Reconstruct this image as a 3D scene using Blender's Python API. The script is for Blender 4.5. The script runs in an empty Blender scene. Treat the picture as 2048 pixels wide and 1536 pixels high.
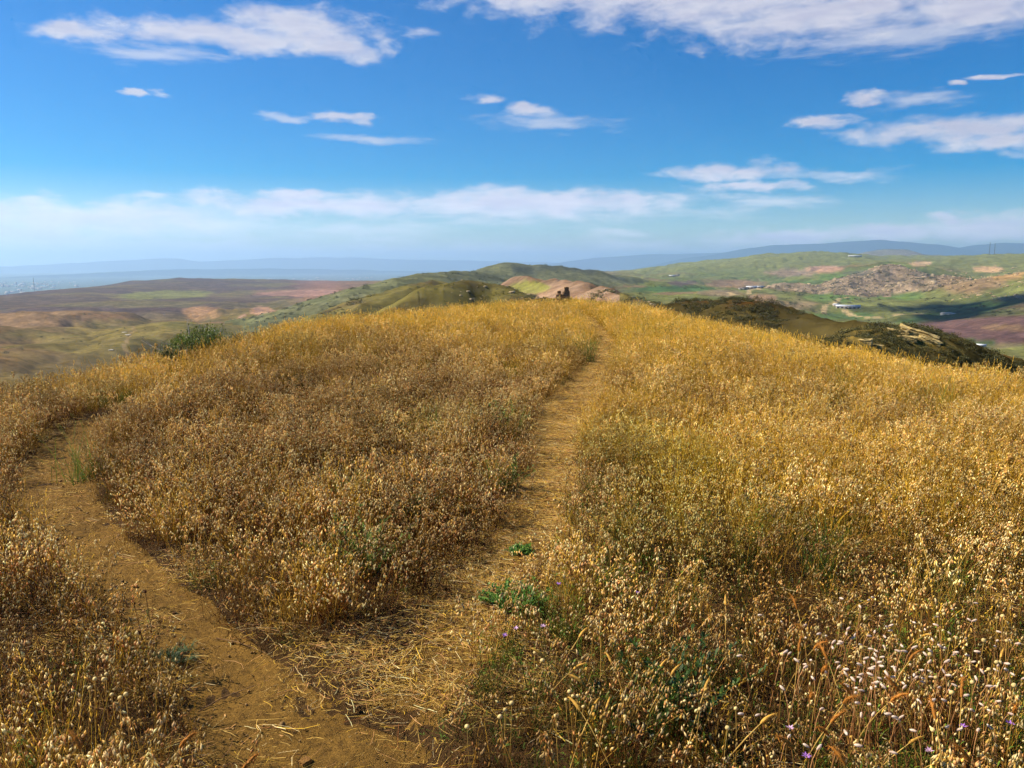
import bpy, bmesh, math, random
import numpy as np
from mathutils import Vector, Matrix

R = math.radians
random.seed(11)
rng = np.random.default_rng(11)
scene = bpy.context.scene
col = scene.collection

# ------------------------------------------------------------------ camera, sky, sun, exposure
FPX = 1597.0                       # focal length in pixels of the 2048 x 1536 photograph
PITCH = math.atan((768 - 527) / FPX)
CAMZ = 1.65
cam_d = bpy.data.cameras.new('camera')
cam_d.sensor_width = 36.0
cam_d.lens = 36.0 * FPX / 2048
cam_d.clip_start = 0.05
cam_d.clip_end = 200000
cam = bpy.data.objects.new('camera', cam_d)
col.objects.link(cam)
cam.location = (0, 0, CAMZ)
cam.rotation_euler = (R(90) - PITCH, 0, 0)
scene.camera = cam

SUN_AZ, SUN_EL = R(-78), R(42)     # azimuth clockwise from the view direction
SUN_DIR = Vector((math.sin(SUN_AZ) * math.cos(SUN_EL), math.cos(SUN_AZ) * math.cos(SUN_EL), math.sin(SUN_EL)))
sun_d = bpy.data.lights.new('sun', 'SUN')
sun_d.energy = 5.0
sun_d.angle = R(0.53)
sun_d.color = (1.0, 0.89, 0.71)
sun = bpy.data.objects.new('sun', sun_d)
col.objects.link(sun)
sun.rotation_euler = SUN_DIR.to_track_quat('Z', 'Y').to_euler()
sun.location = (-30, 20, 60)

scene.view_settings.view_transform = 'Standard'
scene.view_settings.look = 'None'
scene.view_settings.gamma = 1.0
scene.view_settings.exposure = 0.92
scene.view_settings.use_curve_mapping = False
scene.render.engine = 'CYCLES'
scene.cycles.max_bounces = 3
scene.cycles.diffuse_bounces = 1
scene.cycles.transmission_bounces = 2
scene.cycles.glossy_bounces = 2
scene.cycles.volume_bounces = 2
scene.cycles.transparent_max_bounces = 6
scene.cycles.use_denoising = True
scene.cycles.use_adaptive_sampling = True
scene.cycles.adaptive_threshold = 0.03
scene.cycles.adaptive_min_samples = 12
scene.cycles.debug_use_spatial_splits = True
scene.cycles.sample_clamp_indirect = 6.0
scene.cycles.caustics_reflective = False
scene.cycles.caustics_refractive = False


def px_dir(px, py):
    u, v = (px - 1024) / FPX, (768 - py) / FPX
    return (u, math.cos(PITCH) + v * math.sin(PITCH), v * math.cos(PITCH) - math.sin(PITCH))


def px_azel(px, py):
    d = px_dir(px, py)
    return math.atan2(d[0], d[1]), math.atan2(d[2], math.hypot(d[0], d[1]))


def project(x, y, z):
    a = y * math.cos(PITCH) - (z - CAMZ) * math.sin(PITCH)
    b = y * math.sin(PITCH) + (z - CAMZ) * math.cos(PITCH)
    a = np.where(np.abs(a) < 1e-3, 1e-3, a)
    return 1024 + FPX * x / a, 768 - FPX * b / a


class NT:
    """Small helper to write node graphs."""
    def __init__(self, tree):
        self.t = tree
        self.n = tree.nodes
        self.l = tree.links

    def new(self, typ, **kw):
        n = self.n.new(typ)
        for k, v in kw.items():
            setattr(n, k, v)
        return n

    def put(self, sock, v):
        if isinstance(v, bpy.types.NodeSocket):
            self.l.new(v, sock)
        elif v is not None:
            sock.default_value = v

    def math(self, op, a, b=None, c=None, clamp=False):
        n = self.new('ShaderNodeMath', operation=op, use_clamp=clamp)
        for i, v in enumerate((a, b, c)):
            if v is not None:
                self.put(n.inputs[i], v)
        return n.outputs[0]

    def vmath(self, op, a, b=None, c=None):
        n = self.new('ShaderNodeVectorMath', operation=op)
        for i, v in enumerate((a, b, c)):
            if v is not None:
                self.put(n.inputs[i], v)
        return n.outputs['Value'] if op in ('LENGTH', 'DOT_PRODUCT', 'DISTANCE') else n.outputs[0]

    def noise(self, vec, scale, detail=4, rough=0.5, dist=0.0):
        n = self.new('ShaderNodeTexNoise')
        n.inputs['Scale'].default_value = scale
        n.inputs['Detail'].default_value = detail
        n.inputs['Roughness'].default_value = rough
        n.inputs['Distortion'].default_value = dist
        if vec is not None:
            self.l.new(vec, n.inputs['Vector'])
        return n

    def ramp(self, fac, a, b, va=0.0, vb=1.0, smooth=True):
        n = self.new('ShaderNodeMapRange', interpolation_type='SMOOTHSTEP' if smooth else 'LINEAR')
        self.put(n.inputs['Value'], fac)
        n.inputs['From Min'].default_value = a
        n.inputs['From Max'].default_value = b
        n.inputs['To Min'].default_value = va
        n.inputs['To Max'].default_value = vb
        return n.outputs['Result']

    def mix(self, fac, a, b, blend='MIX'):
        n = self.new('ShaderNodeMix', data_type='RGBA', blend_type=blend)
        self.put(n.inputs['Factor'], fac)
        self.put(n.inputs['A'], a) if False else None
        ia, ib = n.inputs[6], n.inputs[7]
        self.put(ia, a)
        self.put(ib, b)
        return n.outputs[2]


def lin(r, g, b):
    f = lambda c: (c / 255 / 12.92) if c / 255 <= 0.04045 else ((c / 255 + 0.055) / 1.055) ** 2.4
    return (f(r), f(g), f(b))


def lin4(r, g, b):
    return lin(r, g, b) + (1.0,)


# ---- sky: Nishita with the photograph's bands of fair-weather cloud
world = bpy.data.worlds.new('World')
scene.world = world
world.use_nodes = True
wt = NT(world.node_tree)
wt.n.clear()
wout = wt.new('ShaderNodeOutputWorld')
bg = wt.new('ShaderNodeBackground')
wt.l.new(bg.outputs[0], wout.inputs[0])
sky = wt.new('ShaderNodeTexSky')
sky.sky_type = 'NISHITA'
sky.sun_disc = False
sky.sun_elevation = SUN_EL
sky.sun_rotation = SUN_AZ % (2 * math.pi)
sky.altitude = 800
sky.air_density = 1.0
sky.dust_density = 0.1
sky.ozone_density = 3.4
SKY_STRENGTH = 0.063
hs = wt.new('ShaderNodeHueSaturation')
hs.inputs['Saturation'].default_value = 2.0
hs.inputs['Value'].default_value = 1.0
hs.inputs['Hue'].default_value = 0.508
wt.l.new(sky.outputs[0], hs.inputs['Color'])
tc = wt.new('ShaderNodeTexCoord')
sep = wt.new('ShaderNodeSeparateXYZ')
wt.l.new(tc.outputs['Generated'], sep.inputs[0])
az_s = wt.math('ARCTAN2', sep.outputs[0], sep.outputs[1])
el_s = wt.math('ARCSINE', sep.outputs[2])
cmb = wt.new('ShaderNodeCombineXYZ')
wt.put(cmb.inputs[0], az_s)
wt.put(cmb.inputs[1], el_s)
P0 = cmb.outputs[0]
stretch = wt.vmath('MULTIPLY', P0, (1.0, 2.4, 0.0))
wn = wt.noise(stretch, 11.0, 4, 0.6)
warp = wt.vmath('MULTIPLY', wt.vmath('SUBTRACT', wn.outputs['Color'], (0.5, 0.5, 0.5)), (0.10, 0.034, 0.0))
P = wt.vmath('ADD', P0, warp)
# (centre px, centre py, half width px, half height px): heaped clouds, then thin veils
STRONG = [(600, 62, 190, 62), (400, 66, 260, 40), (160, 66, 120, 26), (700, 96, 100, 36), (520, 84, 240, 40),
          (1480, -20, 640, 96), (1660, 24, 420, 78), (1200, -22, 420, 70), (1990, 0, 260, 80),
          (680, 234, 96, 16), (975, 199, 38, 14), (1060, 216, 60, 16), (270, 188, 28, 10),
          (1900, 262, 290, 34), (2000, 282, 190, 30), (1720, 195, 46, 15), (1930, 165, 38, 9), (2000, 148, 60, 9), (1650, 242, 80, 17),
          (1080, 402, 440, 34), (620, 410, 400, 34), (160, 432, 400, 44), (600, 384, 130, 16),
          (1470, 345, 170, 30), (1500, 378, 150, 14),
          (1980, 452, 190, 40), (1790, 464, 190, 30), (1570, 478, 210, 20), (1900, 445, 60, 26), (60, 470, 220, 48)]
THIN = [(1100, 245, 150, 26), (330, 188, 36, 8), (760, 277, 130, 13), (1840, 200, 120, 20), (300, 105, 140, 26), (310, 388, 80, 11), (1540, 408, 160, 20),
        (1240, 470, 80, 12), (780, 478, 110, 13), (440, 500, 330, 26), (700, 462, 260, 18), (1250, 495, 330, 18), (90, 495, 330, 40),
        (830, 64, 60, 14), (560, 232, 80, 9), (1800, 70, 300, 50), (1690, 350, 150, 13), (330, 450, 420, 44), (950, 500, 420, 18), (1000, 420, 560, 44)]


def blobs(lst):
    acc = None
    for (x, y, w, h) in lst:
        a, e = px_azel(x, y)
        a1, _ = px_azel(x + w, y)
        a0, _ = px_azel(x - w, y)
        _, e1 = px_azel(x, y - h)
        _, e0 = px_azel(x, y + h)
        sa, se = (a1 - a0) / 2, (e1 - e0) / 2
        q = wt.vmath('MULTIPLY_ADD', P, (1 / sa, 1 / se, 0), (-a / sa, -e / se, 0))
        ln = wt.vmath('LENGTH', q)
        acc = ln if acc is None else wt.math('SMOOTH_MIN', acc, ln, 0.2)
    return wt.math('SUBTRACT', 1.0, acc)


OTHER = [(az, el) for az, el in ((-1.2, 0.32), (-1.9, 0.2), (-2.6, 0.5), (2.9, 0.25), (2.2, 0.4), (1.5, 0.22), (1.1, 0.5), (0.3, 1.0))]
ms = blobs(STRONG)
for az, el in OTHER:
    q = wt.vmath('MULTIPLY_ADD', P, (1 / 0.3, 1 / 0.06, 0), (-az / 0.3, -el / 0.06, 0))
    ms = wt.math('MAXIMUM', ms, wt.math('SUBTRACT', 1.0, wt.vmath('LENGTH', q)))
mt = blobs(THIN)
fb = wt.noise(wt.vmath('MULTIPLY', P0, (1.0, 2.2, 0.0)), 24.0, 8, 0.60, 0.25)
fb2 = wt.noise(wt.vmath('MULTIPLY', P0, (1.0, 6.0, 0.0)), 13.0, 9, 0.64, 0.2)
ds = wt.ramp(wt.math('ADD', ms, wt.math('MULTIPLY', wt.math('SUBTRACT', fb.outputs['Fac'], 0.52), 1.6)), -0.06, 0.80)
dt = wt.ramp(wt.math('ADD', mt, wt.math('MULTIPLY', wt.math('SUBTRACT', fb2.outputs['Fac'], 0.5), 2.4)), -0.1, 1.1, 0.0, 0.6)
dens = wt.math('SUBTRACT', 1.0, wt.math('MULTIPLY', wt.math('SUBTRACT', 1.0, wt.math('MULTIPLY', ds, 0.93)), wt.math('SUBTRACT', 1.0, dt)))
# cloud light: bright rims, faint lavender where the vapour is thick
shade = wt.ramp(wt.math('ADD', wt.math('MULTIPLY', fb2.outputs['Fac'], 0.9), wt.math('MULTIPLY', ms, -0.26)), 0.02, 0.56)
CL = 1.0 / SKY_STRENGTH
ccol = wt.mix(shade, (0.31 * CL, 0.31 * CL, 0.39 * CL, 1), (0.43 * CL, 0.425 * CL, 0.46 * CL, 1))
skyc = wt.mix(dens, hs.outputs[0], wt.mix(1.0, ccol, wt.ramp(el_s, 0.02, 0.15, 1.5, 1.0), 'MULTIPLY'))
wt.l.new(skyc, bg.inputs['Color'])
bg.inputs['Strength'].default_value = SKY_STRENGTH
world.cycles.sampling_method = 'MANUAL'
world.cycles.sample_map_resolution = 256

# ------------------------------------------------------------------ numeric helpers
_perm = np.random.default_rng(5).permutation(512)
_perm = np.concatenate([_perm, _perm, _perm])
_ga = np.random.default_rng(6).uniform(0, 2 * math.pi, 512)
_P32 = _perm.astype(np.int32)
_gx32, _gy32 = np.cos(_ga).astype(np.float32), np.sin(_ga).astype(np.float32)


def perlin(x, y, seed=0):
    x, y = np.asarray(x, np.float32), np.asarray(y, np.float32)
    fx0, fy0 = np.floor(x), np.floor(y)
    xf, yf = x - fx0, y - fy0
    xi, yi = fx0.astype(np.int32) + seed * 37, fy0.astype(np.int32)
    u, v = xf * xf * (3 - 2 * xf), yf * yf * (3 - 2 * yf)
    h0, h1 = _P32[xi & 511], _P32[(xi + 1) & 511]
    ya, yb = yi & 511, (yi + 1) & 511
    k = _P32[h0 + ya]
    a = _gx32[k] * xf + _gy32[k] * yf
    k = _P32[h1 + ya]
    b = _gx32[k] * (xf - 1) + _gy32[k] * yf
    k = _P32[h0 + yb]
    c = _gx32[k] * xf + _gy32[k] * (yf - 1)
    k = _P32[h1 + yb]
    d = _gx32[k] * (xf - 1) + _gy32[k] * (yf - 1)
    a += u * (b - a)
    c += u * (d - c)
    a += v * (c - a)
    return a * 1.5


def fbm(x, y, lam, octaves=4, gain=0.5, seed=0):
    s, a, t = 0.0, 1.0, 0.0
    for i in range(octaves):
        f = 2 ** i / lam
        s = s + a * perlin(x * f + 13.7 * i, y * f - 7.1 * i, seed + i)
        t += a
        a *= gain
    return s / t


def sstep(a, b, x):
    t = np.clip((x - a) / (b - a), 0, 1)
    return t * t * (3 - 2 * t)


# ------------------------------------------------------------------ the hilltop the camera stands on
GRASS_TOP = 0.36
SKYLINE = [(-700, 900), (-300, 850), (0, 775), (150, 748), (330, 712), (450, 696), (600, 652), (750, 634), (900, 619), (1000, 611), (1130, 605), (1250, 613),
           (1350, 636), (1480, 663), (1665, 699), (1850, 730), (2048, 762), (2400, 820), (2900, 920)]


def _skyline_rc():
    azs, rcs = [], []
    r = np.concatenate([np.arange(1, 60, 0.1), np.arange(60, 140, 1.0)])
    for (px, py) in SKYLINE:
        a, e = px_azel(px, py)
        t = math.tan(e)
        lo, hi = 2.0, 80.0
        for _ in range(40):
            m = 0.5 * (lo + hi)
            z = _profile(r, m)
            k = np.max((z + GRASS_TOP - CAMZ) / r)
            if k > t:
                hi = m
            else:
                lo = m
        azs.append(a)
        rcs.append(0.5 * (lo + hi))
    return np.array(azs), np.array(rcs)


SMAX = 0.58


def _profile(r, rc):
    # slope runs smoothly from level to SMAX between 0.55 rc and 2.2 rc (integrated smoothstep)
    r0, r1 = 0.55 * rc, 2.3 * rc
    t = np.clip((r - r0) / (r1 - r0), 0, 1)
    return -SMAX * ((r1 - r0) * (t ** 3 - 0.5 * t ** 4) + np.maximum(r - r1, 0))


RC_AZ, RC_R = _skyline_rc()
print('crest scale', [(round(math.degrees(a)), round(r, 1)) for a, r in zip(RC_AZ, RC_R)])


def crest_r(az):
    a = np.concatenate([[-math.pi], RC_AZ, [math.pi]])
    r = np.concatenate([[10.0], RC_R, [10.0]])
    return np.interp(az, a, r)


_tab_az = np.linspace(-math.pi, math.pi, 1441)
_tab = crest_r(_tab_az)
for _ in range(25):
    _tab = np.convolve(np.pad(_tab, 2, mode='wrap'), np.ones(5) / 5, mode='valid')


def hill_base(x, y):
    r = np.hypot(x, y)
    az = np.arctan2(x, y)
    return _profile(r, np.interp(az, _tab_az, _tab))


def ground_hit(px, py, lift=0.0):
    d = px_dir(px, py)
    t = np.concatenate([np.arange(0.8, 60, 0.02)])
    x, y, z = d[0] * t, d[1] * t, CAMZ + d[2] * t
    h = hill_base(x, y) + lift
    i = np.argmax(z < h)
    if z[-1] >= h[-1] and i == 0:
        i = len(t) - 1
    return float(x[i]), float(y[i])


# paths: (px, py, width px)
LEFT_PATH = [(790, 1720, 480), (720, 1600, 420), (640, 1536, 360), (550, 1450, 265), (450, 1340, 200), (345, 1240, 168), (248, 1150, 150), (165, 1075, 136), (118, 1005, 140), (106, 945, 122),
             (136, 890, 104), (186, 848, 86), (260, 818, 70), (360, 795, 60)]
RIGHT_PATH = [(700, 1530, 187), (800, 1420, 165), (905, 1310, 154), (965, 1230, 144), (1015, 1140, 133), (1060, 1060, 134), (1095, 980, 118), (1110, 910, 111), (1118, 860, 126), (1140, 815, 107),
              (1178, 765, 80), (1205, 720, 55), (1212, 690, 43), (1200, 664, 33), (1180, 645, 25), (1160, 632, 20)]


def world_path(pts):
    out = []
    for (px, py, w) in pts:
        x, y = ground_hit(px, py)
        out.append((x, y, w * math.sqrt(x * x + y * y + CAMZ ** 2) / FPX))
    # Catmull-Rom resample
    P_ = np.array(out)
    res = []
    for i in range(len(P_) - 1):
        p0, p1, p2, p3 = P_[max(i - 1, 0)], P_[i], P_[i + 1], P_[min(i + 2, len(P_) - 1)]
        n = max(2, int(np.hypot(*(p2 - p1)[:2]) / 0.04))
        for k in range(n):
            t = k / n
            res.append(0.5 * ((2 * p1) + (-p0 + p2) * t + (2 * p0 - 5 * p1 + 4 * p2 - p3) * t * t + (-p0 + 3 * p1 - 3 * p2 + p3) * t ** 3))
    res.append(P_[-1])
    return np.array(res)


PATH_L, PATH_R = world_path(LEFT_PATH), world_path(RIGHT_PATH)


def path_dist(x, y, path):
    """Distance to the path edge in half widths (0 centre, 1 edge) and in metres beyond the edge."""
    x, y = np.asarray(x, float), np.asarray(y, float)
    best = np.full(x.shape, 1e9)
    edge = np.full(x.shape, 1e9)
    pts = path[::4]
    for c in range(0, x.size, 20000):
        sl = slice(c, c + 20000)
        xx, yy = x.ravel()[sl], y.ravel()[sl]
        d = np.hypot(xx[:, None] - pts[None, :, 0], yy[:, None] - pts[None, :, 1])
        e = d - 0.5 * pts[None, :, 2]
        k = np.argmin(e, axis=1)
        best.ravel()[sl] = d[np.arange(len(k)), k] / (0.5 * pts[k, 2])
        edge.ravel()[sl] = e[np.arange(len(k)), k]
    return best, edge


def hill_z(x, y, detail=True):
    x, y = np.asarray(x, float), np.asarray(y, float)
    z = hill_base(x, y)
    r = np.hypot(x, y)
    out = r > 34
    if np.any(out):
        z[out] += (terrain(x[out], y[out]) - z[out]) * sstep(34, 56, r[out])
    if detail:
        z = z + 0.05 * fbm(x, y, 2.4, 3, 0.5, 3) * sstep(1.0, 4.0, r) + 0.10 * fbm(x, y, 9.0, 2, 0.5, 8) * sstep(4, 12, r)
        near = (r < 42) & (np.abs(np.arctan2(x, y)) < 1.3)
        if np.any(near):
            dl, el = path_dist(x[near], y[near], PATH_L)
            dr, er = path_dist(x[near], y[near], PATH_R)
            dip = 0.05 * (1 - sstep(-0.10, 0.14, el)) + 0.03 * (1 - sstep(-0.10, 0.14, er))
            z[near] -= np.minimum(dip, 0.06)
    return z


def hz(x, y):
    return float(hill_z(np.array([x]), np.array([y]))[0])


# ------------------------------------------------------------------ far land
def P3(px, py, dist):
    """A landmark: the point at this plan distance in the direction of a pixel."""
    a, e = px_azel(px, py)
    return (dist * math.sin(a), dist * math.cos(a), CAMZ + dist * math.tan(e))


BASE = [(-300, 760, 700), (-300, 690, 1300), (-300, 630, 2600),
        (0, 775, 560), (0, 720, 850), (0, 672, 1250), (0, 640, 1800), (0, 602, 3000),
        (150, 740, 700), (150, 690, 1100), (120, 648, 1600), (150, 610, 2500), (150, 578, 4300),
        (260, 690, 1000), (250, 664, 1300), (300, 640, 1700), (300, 612, 2300), (330, 585, 3800), (330, 559, 6200),
        (430, 660, 1300), (430, 632, 1800), (470, 600, 2900), (500, 578, 4200), (500, 559, 6600),
        (560, 640, 1600), (530, 612, 2300), (620, 618, 1900), (640, 590, 3000), (680, 562, 6400),
        (720, 610, 1500), (760, 590, 2000), (780, 575, 2600), (800, 562, 4200),
        (840, 585, 1300), (900, 588, 900), (1000, 590, 900), (960, 572, 1700), (960, 566, 3200), (960, 558, 5500), (1100, 585, 1300), (1080, 568, 2100), (1080, 562, 3300), (1120, 556, 5500), (1180, 560, 3200), (1000, 556, 8500),
        (1250, 580, 2000), (1240, 562, 3200), (1250, 549, 5200), (1300, 600, 1500),
        (1400, 600, 1650), (1400, 575, 2600), (1400, 550, 4500), (1330, 541, 5600), (1400, 530, 6000), (1480, 518, 6500),
        (1520, 600, 2000), (1510, 577, 3000), (1540, 550, 4600), (1540, 511, 6700),
        (1640, 640, 1750), (1690, 617, 2300), (1640, 590, 2900), (1640, 560, 4200), (1640, 505, 7000),
        (1780, 640, 1950), (1800, 616, 2400), (1800, 585, 3200), (1800, 550, 4300), (1780, 514, 6800),
        (1920, 690, 1350), (1900, 645, 1800), (1920, 612, 2400), (1940, 580, 3000), (1940, 545, 4400), (1920, 511, 7000),
        (2048, 720, 1200), (2048, 660, 1550), (2048, 618, 2000), (2048, 560, 2600), (2048, 545, 4200), (2048, 508, 7000),
        (2350, 740, 1100), (2350, 650, 1600), (2350, 560, 2500), (2350, 510, 6500)]
_extra = []
for a in np.arange(-180, 181, 20):
    if abs(a) > 50:
        for (r_, z_) in ((700, -110), (2000, -140), (6000, -120)):
            _extra.append((r_ * math.sin(R(a)), r_ * math.cos(R(a)), z_))
for a in np.arange(-60, 61, 12):
    _extra.append((260 * math.sin(R(a)), 260 * math.cos(R(a)), -105))
    _extra.append((120 * math.sin(R(a)), 120 * math.cos(R(a)), -90))
for px in (350, 480, 600, 700, 790):
    for dd in (500, 850):
        a, e = px_azel(px, 560)
        _extra.append((dd * math.sin(a), dd * math.cos(a), -118))
for px, dd in ((-300, 9000), (0, 8000), (150, 10000), (330, 14000), (500, 15000), (700, 15000), (900, 15000), (1100, 15000), (1250, 15000), (1500, 15000), (1700, 15000), (1900, 15000), (2350, 15000)):
    a, e = px_azel(px, 560)
    zz = -330 if px < 1000 else (-200 if px < 1600 else -20)
    _extra.append((dd * math.sin(a), dd * math.cos(a), zz))
    _extra.append((75000 * math.sin(a), 75000 * math.cos(a), zz - 60))
_bp = np.array([P3(*b) for b in BASE] + _extra)


def _dom(x, y):
    return np.stack([np.arctan2(x, y) * 3.2, np.log(np.hypot(x, y)) * 1.15], axis=-1)


def _tps(d):
    return -np.sqrt(d * d + 0.10 ** 2)


_bd = _dom(_bp[:, 0], _bp[:, 1])
_n = len(_bd)
_A = np.zeros((_n + 3, _n + 3))
_A[:_n, :_n] = _tps(np.linalg.norm(_bd[:, None] - _bd[None], axis=-1)) + np.eye(_n) * -0.004
_A[:_n, _n] = 1
_A[:_n, _n + 1:] = _bd
_A[_n, :_n] = 1
_A[_n + 1:, :_n] = _bd.T
_w = np.linalg.solve(_A, np.concatenate([_bp[:, 2], np.zeros(3)]))


def base_z(x, y):
    d = _dom(x, y)
    out = np.empty(len(x))
    for c in range(0, len(x), 20000):
        dd = d[c:c + 20000]
        k = _tps(np.linalg.norm(dd[:, None] - _bd[None], axis=-1))
        out[c:c + 20000] = k @ _w[:_n] + _w[_n] + dd @ _w[_n + 1:]
    return out


# ridges: name, slope on the left of the walking direction, on the right, rounding (m), crest points (px, py, dist)
RIDGES = [
    ('spine', 0.40, 0.40, 6, [(1160, 620, 45), (1140, 606, 80), (1128, 599, 110), (1090, 600, 170), (1040, 601, 240), (1000, 603, 300)]),
    ('green_hill', 0.50, 0.66, 10, [(770, 622, 400), (835, 596, 405), (880, 570, 420), (925, 561, 440), (985, 565, 450), (1030, 584, 430), (1062, 598, 400)]),
    ('tree_line', 0.34, 0.36, 10, [(740, 606, 660), (775, 592, 680), (815, 571, 720), (835, 564, 760), (880, 560, 800)]),
    ('shoulder', 0.30, 0.26, 25, [(740, 575, 1500), (775, 560, 1500), (830, 549, 1700), (890, 543, 1900), (960, 542, 2100)]),
    ('peak', 0.42, 0.36, 30, [(900, 548, 2300), (960, 542, 2400), (984, 536, 2450), (1004, 526, 2500), (1012, 524, 2500), (1056, 529, 2520), (1076, 536, 2530), (1084, 526, 2530), (1092, 528, 2530), (1108, 538, 2540), (1116, 529, 2540), (1124, 532, 2540), (1138, 543, 2550), (1144, 534, 2550), (1152, 537, 2550), (1168, 545, 2560), (1178, 538, 2560), (1190, 543, 2560), (1215, 549, 2600), (1260, 552, 2700)]),
    ('pink_fold', 0.45, 0.50, 8, [(1040, 552, 1050), (1058, 553, 1000), (1075, 566, 900), (1100, 590, 760)]),
    ('pink_cone', 0.55, 0.60, 5, [(1062, 553, 900), (1080, 562, 800), (1110, 580, 700)]),
    ('pink_face', 0.62, 0.55, 8, [(1085, 556, 820), (1110, 557, 740), (1148, 562, 640), (1170, 567, 580), (1200, 576, 520), (1230, 588, 450), (1290, 606, 370), (1340, 622, 320), (1380, 640, 290)]),
    ('dark_hill', 0.36, 0.42, 14, [(1340, 616, 300), (1380, 605, 285), (1420, 599, 270), (1458, 597, 262), (1490, 602, 250), (1540, 616, 235), (1600, 634, 220), (1700, 646, 200), (1790, 660, 190), (1900, 700, 180)]),
    ('scrub_spur', 0.40, 0.60, 5, [(1640, 680, 95), (1720, 668, 105), (1790, 657, 112), (1815, 654, 115), (1850, 660, 118), (1900, 678, 122), (1960, 702, 126), (2010, 728, 130), (2080, 765, 135)]),
    ('knoll', 0.25, 0.25, 60, [(1700, 532, 4300), (1790, 524, 4200), (1830, 530, 4100)]),
    ('rock_a', 0.30, 0.34, 22, [(1560, 566, 3300), (1640, 563, 3200), (1690, 572, 3100)]),
    ('rock_b', 0.34, 0.34, 22, [(1700, 560, 3300), (1740, 548, 3500), (1790, 528, 3800), (1815, 542, 3600)]),
    ('rock_c', 0.34, 0.34, 22, [(1840, 556, 3200), (1880, 545, 3300), (1915, 546, 3250), (1960, 560, 3000)]),
    ('right_hill', 0.30, 0.30, 40, [(1960, 556, 3100), (2048, 542, 2900), (2200, 520, 2900)]),
    ('brown_butte', 0.16, 0.2, 90, [(1730, 511, 11000), (1790, 497, 11500), (1830, 506, 11500)]),
    ('skyline_hill', 0.12, 0.2, 60, [(1380, 533, 6300), (1480, 519, 6600), (1540, 508, 6900), (1575, 511, 7000), (1640, 503, 7100), (1700, 508, 7200)]),
    ('butte_left', 0.18, 0.2, 40, [(300, 561, 5600), (345, 557, 5700), (420, 558, 6000)]),
    ('mound_left', 0.12, 0.12, 60, [(495, 562, 6200), (512, 558, 6300), (540, 562, 6300)]),
]
FAR = [
    ('range_near', 0.22, 0.22, 350, [(-200, 560, 22950), (0, 556, 24300), (150, 548, 25650), (350, 538, 28350), (560, 536, 29700), (800, 542, 31050), (1000, 544, 31050)]),
    ('range_left', 0.22, 0.22, 350, [(-300, 522, 41850), (-60, 536, 41850), (60, 530, 43200), (200, 523, 44550), (330, 517, 44550), (350, 517, 44550), (400, 523, 44550), (450, 521, 44550), (540, 516, 44550), (700, 514, 45900), (780, 518, 45900), (900, 520, 45900), (1000, 522, 45900), (1120, 525, 45900)]),
    ('range_mid', 0.22, 0.22, 350, [(1080, 530, 35100), (1200, 515, 37800), (1300, 509, 37800), (1420, 506, 37800), (1480, 504, 37800)]),
    ('range_right', 0.22, 0.22, 250, [(1400, 512, 29700), (1470, 503, 29700), (1510, 494, 29700), (1550, 489, 29700), (1640, 487, 29700), (1700, 483, 29700), (1760, 480, 29700), (1810, 484, 29700), (1860, 488, 29700), (1900, 496, 29700), (1930, 496, 31050), (1960, 490, 31050), (2010, 486, 31050), (2060, 488, 31050), (2300, 480, 31050)]),
]


def ridge_height(x, y, sl, sr, rnd, pts, jitter=0.0):
    C = np.array([P3(*p) for p in pts])
    best = np.full(len(x), -1e9)
    wx = x
    wy = y
    for i in range(len(C) - 1):
        a, b = C[i], C[i + 1]
        ab = b[:2] - a[:2]
        L2 = ab @ ab
        t = np.clip(((wx - a[0]) * ab[0] + (wy - a[1]) * ab[1]) / L2, 0, 1)
        qx, qy = wx - (a[0] + t * ab[0]), wy - (a[1] + t * ab[1])
        d = np.hypot(qx, qy)
        side = ab[0] * qy - ab[1] * qx
        s = np.where(side > 0, sl, sr)
        h = a[2] + t * (b[2] - a[2]) - s * (np.sqrt(d * d + rnd * rnd) - rnd)
        best = np.maximum(best, h)
    return best


def smax(a, b, k):
    h = np.clip(0.5 + 0.5 * (a - b) / k, 0, 1)
    return b + (a - b) * h + k * h * (1 - h)


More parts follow.
